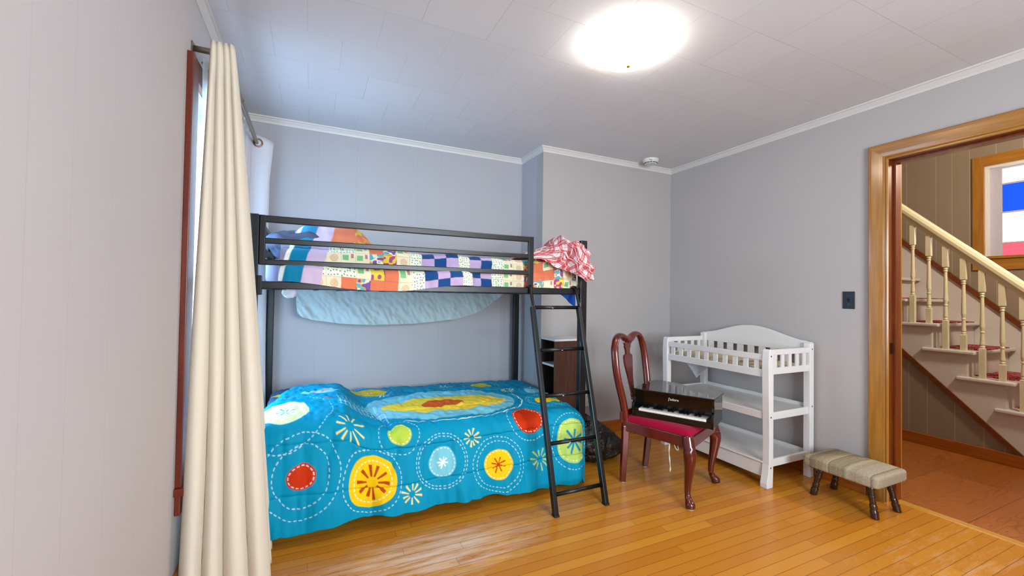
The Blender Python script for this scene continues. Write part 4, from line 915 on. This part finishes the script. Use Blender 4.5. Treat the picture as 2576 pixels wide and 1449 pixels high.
build(mb.add(vs, fs), 'splat', M_mah, ch, bevel=0.0015)
fr = [(-0.250, 0.240), (0.250, 0.240), (0.200, -0.228), (-0.200, -0.228)]; fi = [(-0.222, 0.215), (0.222, 0.215), (0.176, -0.205), (-0.176, -0.205)]
mb = MB(); z0, z1 = 0.345, 0.412
v = [(x, y, z) for z in (z0, z1) for x, y in fr] + [(x, y, z) for z in (z0, z1) for x, y in fi]
f = []
for i in range(4):
    j = (i + 1) % 4; f += [(i, j, 4 + j, 4 + i), (8 + i, 12 + i, 12 + j, 8 + j), (4 + i, 4 + j, 12 + j, 12 + i), (i, 8 + i, 8 + j, j)]
build(mb.add(v, f), 'seat_frame', M_mah, ch, bevel=0.006)
build(MB().prism([(-0.215, 0.395), (0.215, 0.395), (0.215, 0.470), (-0.215, 0.470)], 1, -0.236, -0.214), 'back_shoe', M_mah, ch, bevel=0.004)
# cushion: trapezoid with a domed top
u = np.linspace(-1, 1, 50)[:, None] + np.zeros((1, 50)); v = np.linspace(-1, 1, 50)[None, :] + np.zeros((50, 1))
ey = 0.006 + 0.222 * v - 0.0; ew = 0.194 + 0.047 * (v + 1) / 2
edge = (1 - np.abs(u) ** 6) * (1 - np.abs(v) ** 6)
Pc = np.stack([u * ew, ey, 0.400 + 0.052 * np.clip(edge, 0, 1) ** 0.28], -1)
t = NT('crimson_velvet', 0.9, lin('9a0030'), spec=0.1); t.b.inputs['Sheen Weight'].default_value = 0.1; t.bump(t.noise(t.obj()[0], 500, 2), 0.0003)
link_mesh('seat_cushion', grid_mesh('cushion', Pc), t.mat, ch, smooth=True, solid=0.006)
M_str = plain('pale_ribbon', 'cfc4b0', 0.8)
# ribbon tie below the left side of the seat (image left is local +x)
tx = 0.222
build(MB().tube(catv([(tx, 0.10, 0.350), (tx + 0.005, 0.098, 0.30), (tx + 0.008, 0.103, 0.25), (tx + 0.004, 0.106, 0.20), (tx + 0.006, 0.104, 0.175)], 20), [0.0022 + 0.003 * math.sin(i * 0.5) ** 2 for i in range(20)], 6), 'ribbon_tie', M_str, ch, smooth=True)
build(MB().tube(catv([(tx, 0.125, 0.350), (tx + 0.01, 0.14, 0.325), (tx + 0.01, 0.155, 0.318), (tx + 0.004, 0.150, 0.345)], 16), 0.0028, 6), 'ribbon_tie', M_str, ch, smooth=True)

# ------------------------------------------------------------------ toy grand piano on the chair
PA = Vector((1.910, 2.190, 0.452)); PRZ = R(-53.7 - 7.9)
pi = thing('toy_piano', PA, 'black toy grand piano with white keys standing on the chair seat', 'toy piano', PRZ)
t = NT('black_lacquer', 0.08, lin('050507'), spec=0.45); t.b.inputs['Coat Weight'].default_value = 0.3; t.b.inputs['Coat Roughness'].default_value = 0.05; M_lac = t.mat
W = 0.490
outl = [(0.0, 0.09), (0.0, 0.10), (0.03, 0.355), (0.05, 0.372), (0.10, 0.376), (0.16, 0.362), (0.22, 0.330), (0.28, 0.298), (0.34, 0.281), (0.41, 0.276), (0.46, 0.270), (0.482, 0.255), (W, 0.225), (W, 0.09)]
outl = [(0.012, 0.095)] + [(min(max(x, 0.012), W - 0.012), y - 0.012) for x, y in outl[2:-1]] + [(W - 0.012, 0.095)]
lid = [(0.006, -0.004), (0.004, 0.18), (0.022, 0.362), (0.045, 0.378), (0.10, 0.380), (0.16, 0.367), (0.22, 0.336), (0.28, 0.303), (0.34, 0.286), (0.41, 0.281), (0.47, 0.277), (0.495, 0.262), (0.503, 0.235), (0.494, -0.002)]
pbody = build(MB().prism(outl, 2, 0.012, 0.168), 'body', M_lac, pi, bevel=0.003)
plid = build(MB().prism(lid, 2, 0.1685, 0.178), 'lid', M_lac, pi, bevel=0.003)
build(MB().box(0.012, W - 0.012, 0.0, 0.10, 0.0, 0.036), 'key_bed', M_lac, pi, bevel=0.003)
for x in (0.0, W - 0.014):
    pr = [(-0.004, 0.0), (0.26, 0.0), (0.26, 0.167), (0.012, 0.167), (0.014, 0.14), (0.024, 0.118), (0.020, 0.096), (0.004, 0.082), (-0.006, 0.066), (-0.006, 0.050), (-0.002, 0.036)]
    build(MB().prism(pr, 0, x, x + 0.014), 'cheek', M_lac, pi, bevel=0.002)
for x in (0.014, W - 0.040): build(MB().box(x, x + 0.026, 0.004, 0.094, 0.036, 0.054), 'key_block', M_lac, pi, bevel=0.002)
M_key = plain('ivory_key', 'ece8df', 0.25, var=0.02); kx0, kx1, nk = 0.041, W - 0.041, 18; kw = (kx1 - kx0) / nk
k0 = None
for i in range(nk):
    if k0 is None: k0 = build(MB().box(0, kw - 0.0008, 0.006, 0.096, 0.037, 0.051), 'white_key', M_key, None); k0.parent = pi; k0b = k0.location.copy(); k0.location = Vector((kx0 + kw / 2, 0.051, 0.037)); o = k0
    else: o = k0.copy(); C.objects.link(o); o.location = k0.location + Vector((kw * i, 0, 0))
b0 = None
for i in (1, 2, 4, 5, 6, 8, 9, 11, 12, 13, 15, 16):
    x = kx0 + kw * i
    if b0 is None:
        b0 = build(MB().prism([(0.036, 0.0), (0.094, 0.0), (0.094, 0.013), (0.044, 0.013), (0.036, 0.006)], 0, -0.0072, 0.0072), 'black_key', M_lac, None, bevel=0.001); b0.parent = pi; o = b0
    else: o = b0.copy(); C.objects.link(o)
    o.location = Vector((x - 0.0, 0.067, 0.0515))
Mt = Matrix(((1, 0, 0, 0.235), (0, 0, -1, 0.0945), (0, 1, 0, 0.118), (0, 0, 0, 1)))
text_mesh("J'adore", 0.023, Mt, 'lettering', plain('white_print', 'f2f2f2', 0.5), pbody, 0.0010, 0.0)
M_scr = plain('screw_head', 'b8b4a6', 0.35, 0.7)
for (x, y) in ((0.020, 0.20), (0.026, 0.27), (0.036, 0.335), (0.275, 0.270), (0.305, 0.262), (0.480, 0.03), (0.010, 0.02)):
    build(MB().lathe([(0.0045, 0), (0.004, 0.0012), (0.001, 0.0014)], (x, y, 0.178), 10), 'lid_screw', M_scr, plid)

# ------------------------------------------------------------------ changing table
TX0, TX1, TY0, TY1 = 2.690, 3.170, 1.790, 2.712
ct = thing('changing_table', ((TX0 + TX1) / 2, (TY0 + TY1) / 2, 0), 'white wooden baby changing table with two open shelves against the right wall', 'changing table')
def part(n, *b_, bev=0.003): return build(MB().box(*b_), n, M_white, ct, bevel=bev)
for y0 in (TY0, TY1 - 0.048):
    prf = [(TX0 - 0.016, 0.0), (TX0 + 0.042, 0.0), (TX0 + 0.046, 0.10), (TX0 + 0.046, 0.892), (TX0 + 0.012, 0.894), (TX0 + 0.002, 0.880), (TX0 - 0.004, 0.80), (TX0 + 0.0, 0.6), (TX0 + 0.006, 0.3), (TX0 + 0.004, 0.15), (TX0 - 0.006, 0.08), (TX0 - 0.018, 0.03)]
    build(MB().prism(prf, 1, y0, y0 + 0.048), 'front_leg', M_white, ct, bevel=0.003)
    part('rear_leg', TX1 - 0.045, TX1, y0, y0 + 0.030 + 0.015, 0.0, 0.922)
ya, yb = TY0 + 0.046, TY1 - 0.046
part('front_rail', TX0 + 0.008, TX0 + 0.026, ya, yb, 0.818, 0.858); part('front_rail', TX0 + 0.008, TX0 + 0.026, ya, yb, 0.708, 0.758)
n = 10; s0_ = build(MB().box(TX0 + 0.012, TX0 + 0.022, -0.017, 0.017, 0.757, 0.819), 'slat', M_white, None); s0_.parent = ct
base0 = Vector((TX0 + 0.017, 0, 0.757)) - ORIG[ct.name]
for i in range(n):
    o = s0_ if i == 0 else s0_.copy()
    if i: C.objects.link(o)
    o.location = base0 + Vector((0, ya + (i + 0.62) * (yb - ya) / (n + 0.25), 0))
for y0 in (TY0 + 0.010, TY1 - 0.028):
    part('side_rail', TX0 + 0.045, TX1 - 0.044, y0, y0 + 0.018, 0.855, 0.892); part('side_rail', TX0 + 0.045, TX1 - 0.044, y0, y0 + 0.018, 0.728, 0.772)
    s1 = build(MB().box(-0.016, 0.016, y0 + 0.005, y0 + 0.014, 0.771, 0.856), 'slat', M_white, None); s1.parent = ct; yl = y0 + 0.0095
    for i in range(5):
        o = s1 if i == 0 else s1.copy()
        if i: C.objects.link(o)
        o.location = Vector((TX0 + 0.045 + (i + 0.5) * 0.392 / 5, yl, 0.771)) - ORIG[ct.name]
# arched back panel
yc = (TY0 + TY1) / 2; L = (TY1 - TY0) / 2; top = []
for i in range(41):
    s = -1 + 2 * i / 40; e = abs(s)
    zt = 0.928 if e > 0.90 else 0.928 + 0.006 + 0.082 * (0.5 + 0.5 * math.cos(PI * e / 0.90)) ** 0.8
    top.append((yc + s * L * 0.985, zt))
build(MB().prism([(top[0][0], 0.855)] + top + [(top[-1][0], 0.855)], 0, TX1 - 0.020, TX1 - 0.002), 'back_panel', M_white, ct, bevel=0.002)
part('back_rail', TX1 - 0.022, TX1 - 0.006, TY0 + 0.03, TY1 - 0.03, 0.715, 0.765)
s2 = build(MB().box(TX1 - 0.018, TX1 - 0.008, -0.026, 0.026, 0.764, 0.860), 'slat', M_white, None); s2.parent = ct
for i in range(9):
    o = s2 if i == 0 else s2.copy()
    if i: C.objects.link(o)
    o.location = Vector((TX1 - 0.013, TY0 + 0.09 + i * (TY1 - TY0 - 0.18) / 8, 0.764)) - ORIG[ct.name]
part('tray', TX0 + 0.026, TX1 - 0.020, TY0 + 0.029, TY1 - 0.029, 0.731, 0.741, bev=0)
# middle and bottom shelves
for zt, zf, nm in ((0.482, 0.434, 'middle_shelf'), (0.160, 0.150, 'bottom_shelf')):
    part(nm, TX0 + 0.025, TX1 - 0.021, TY0 + 0.029, TY1 - 0.029, zt - 0.022, zt - 0.008, bev=0)
part('shelf_apron', TX0 + 0.008, TX0 + 0.026, ya, yb, 0.434, 0.482)
part('shelf_apron', TX0 + 0.010, TX0 + 0.026, ya, yb, 0.058, 0.158); part('shelf_apron', TX0 + 0.002, TX0 + 0.028, ya, yb, 0.150, 0.160)
for y0 in (TY0 + 0.012, TY1 - 0.030):
    part('shelf_side_rail', TX0 + 0.045, TX1 - 0.044, y0, y0 + 0.018, 0.432, 0.482); part('shelf_side_rail', TX0 + 0.045, TX1 - 0.044, y0, y0 + 0.018, 0.128, 0.178)
part('shelf_back_rail', TX1 - 0.022, TX1 - 0.006, TY0 + 0.03, TY1 - 0.03, 0.448, 0.498); part('shelf_back_rail', TX1 - 0.022, TX1 - 0.006, TY0 + 0.03, TY1 - 0.03, 0.128, 0.178)
M_bolt = plain('bolt_hole', '4a4c50', 0.4, 0.5)
for z in (0.85, 0.455, 0.13):
    mb = MB().tube([(TX0 + 0.020, TY0 - 0.0008, z), (TX0 + 0.020, TY0 + 0.002, z)], 0.0055, 10)
    build(mb, 'bolt', M_bolt, ct)
    build(MB().tube([(TX1 - 0.020, TY0 - 0.0008, z + 0.03), (TX1 - 0.020, TY0 + 0.002, z + 0.03)], 0.0055, 10), 'bolt', M_bolt, ct)
# straps lying in the tray
M_strap = plain('grey_strap', '6c6a66', 0.8)
tag(build(MB().tube(catv([(2.76, 2.05, 0.781), (2.84, 2.0, 0.783), (2.93, 1.96, 0.781), (3.02, 2.02, 0.783), (3.09, 1.96, 0.781)], 30), 0.003, 6), 'safety_strap', M_strap, ct, smooth=True), label='thin grey safety strap')
# changing pad seen through the slats
t = NT('beige_pad', 0.8, lin('cdbf9f'), spec=0.2); M_pad = t.mat
P = softbox(2.93, 2.25, 0.7415, 0.40, 0.83, 0.035, 0.4, 0.15, 60, 20)
tag(link_mesh('changing_pad', grid_mesh('pad', P), M_pad, smooth=True), 'beige changing pad lying inside the railed top of the white table', 'changing pad')
# paper hanging from the tray
t = NT('printed_paper', 0.8, lin('c9ccd0'), spec=0.2); P_ = t.obj(); ln_ = t.m('FRACT', t.m('MULTIPLY', P_[2], 62.0)); wd_ = t.noise(t.mul(P_[0], (90, 90, 62)), 1.0, 2)
lines = t.m('MULTIPLY', t.m('LESS_THAN', ln_, 0.35), t.m('GREATER_THAN', wd_, 0.52)); t.col(t.mix(t.m('MULTIPLY', lines, 0.45), lin('cfd2d6'), lin('62666e')))
quad = [(2.752, 2.537, 0.7115), (2.760, 2.385, 0.7115), (2.750, 2.300, 0.692), (2.752, 2.433, 0.592)]
n_ = 24; U = np.linspace(0, 1, n_)[:, None, None]; V = np.linspace(0, 1, n_)[None, :, None]
A_, B_, C_, D_ = [np.array(p) for p in quad]
Pz = (A_ * (1 - U) + B_ * U) * (1 - V) + (D_ * (1 - U) + C_ * U) * V
Pz[..., 0] += 0.012 * np.sin(U[..., 0] * 3 + V[..., 0] * 2)
tag(link_mesh('paper_sheet', grid_mesh('paper', Pz), t.mat, solid=0.0006), 'folded printed paper hanging below the top of the white changing table', 'paper')

# ------------------------------------------------------------------ footstool
fs_ = thing('footstool', (2.985, 1.463, 0), 'low footstool with striped woven seat and dark turned legs by the door casing', 'footstool')
t = NT('woven_stripe', 0.95, spec=0.1); P_, ox, oy, oz = t.obj()
wv = t.noise(t.mul(P_, (210, 330, 210)), 1.0, 2, 0.6); wv2 = t.noise(t.mul(P_, (420, 60, 420)), 1.0, 2)
yy = t.m('DIVIDE', t.m('ADD', oy, 0.20), 0.40)
stp = t.ramp(t.m('ADD', yy, t.m('MULTIPLY', t.m('SUBTRACT', wv2, 0.5), 0.02)), [(0.0, lin('9b8d7a')), (0.05, lin('b8ab94')), (0.085, lin('4c4030')), (0.10, lin('c4b79f')), (0.16, lin('b9ad97')), (0.30, lin('a99b83')), (0.385, lin('c6baa0')), (0.42, lin('7a6a50')), (0.47, lin('9a8a6e')), (0.60, lin('8f8064')), (0.615, lin('5c4d38')), (0.63, lin('c6b998')), (0.70, lin('a2926f')), (0.80, lin('8a7a5c')), (0.885, lin("54462f")), (0.90, lin("b0a281"))])
spk = t.ramp(wv, [(0.35, lin('6a5d48')), (0.6, lin('d8ccb4'))]); t.col(t.mix(t.m('MULTIPLY', t.m('POWER', t.noise(t.comb(0.0, t.m('MULTIPLY', oy, 75.0), 0.0), 1.0, 3, 0.8), 2.6), 1.3, clamp=True), t.mix(0.34, stp, spk), lin('5b4c36'))); t.bump(t.m('ADD', wv, wv2), 0.0016)
P = softbox(2.985, 1.463, 0.178, 0.330, 0.400, 0.074, 0.30, 0.14, 120, 40)
P[..., 2] += 0.010 * np.clip(1 - ((P[..., 0] - 2.985) / 0.17) ** 2, 0, 1) * np.clip(1 - ((P[..., 1] - 1.463) / 0.2) ** 2, 0, 1) * (P[..., 2] > 0.21)
o = link_mesh('seat', grid_mesh('seat', P), t.mat, fs_, smooth=True)
M_dleg = wood_mat('dark_turned_oak', '1c0e07', '3b2010', 0.25, (30, 30, 4), coat=0.4)
leg = [(0.0185, 0.0), (0.021, 0.006), (0.019, 0.014), (0.0205, 0.022), (0.0205, 0.038), (0.0165, 0.048), (0.0165, 0.052), (0.0195, 0.057), (0.0165, 0.062), (0.0195, 0.067), (0.0165, 0.072), (0.0150, 0.078), (0.0175, 0.110), (0.0190, 0.122), (0.0165, 0.127), (0.0195, 0.132), (0.0165, 0.138), (0.019, 0.150), (0.0205, 0.190)]
for (fx, fy, tx_, ty) in ((2.886, 1.306, 2.895, 1.335), (2.886, 1.632, 2.895, 1.590), (3.108, 1.298, 3.082, 1.335), (3.092, 1.625, 3.080, 1.592)):
    mb = MB().lathe(leg, (0, 0, 0), 20)
    mb.v = [(x + fx + (tx_ - fx) * z / 0.19, y + fy + (ty - fy) * z / 0.19, z) for x, y, z in mb.v]
    build(mb, 'leg', M_dleg, fs_, smooth=True)
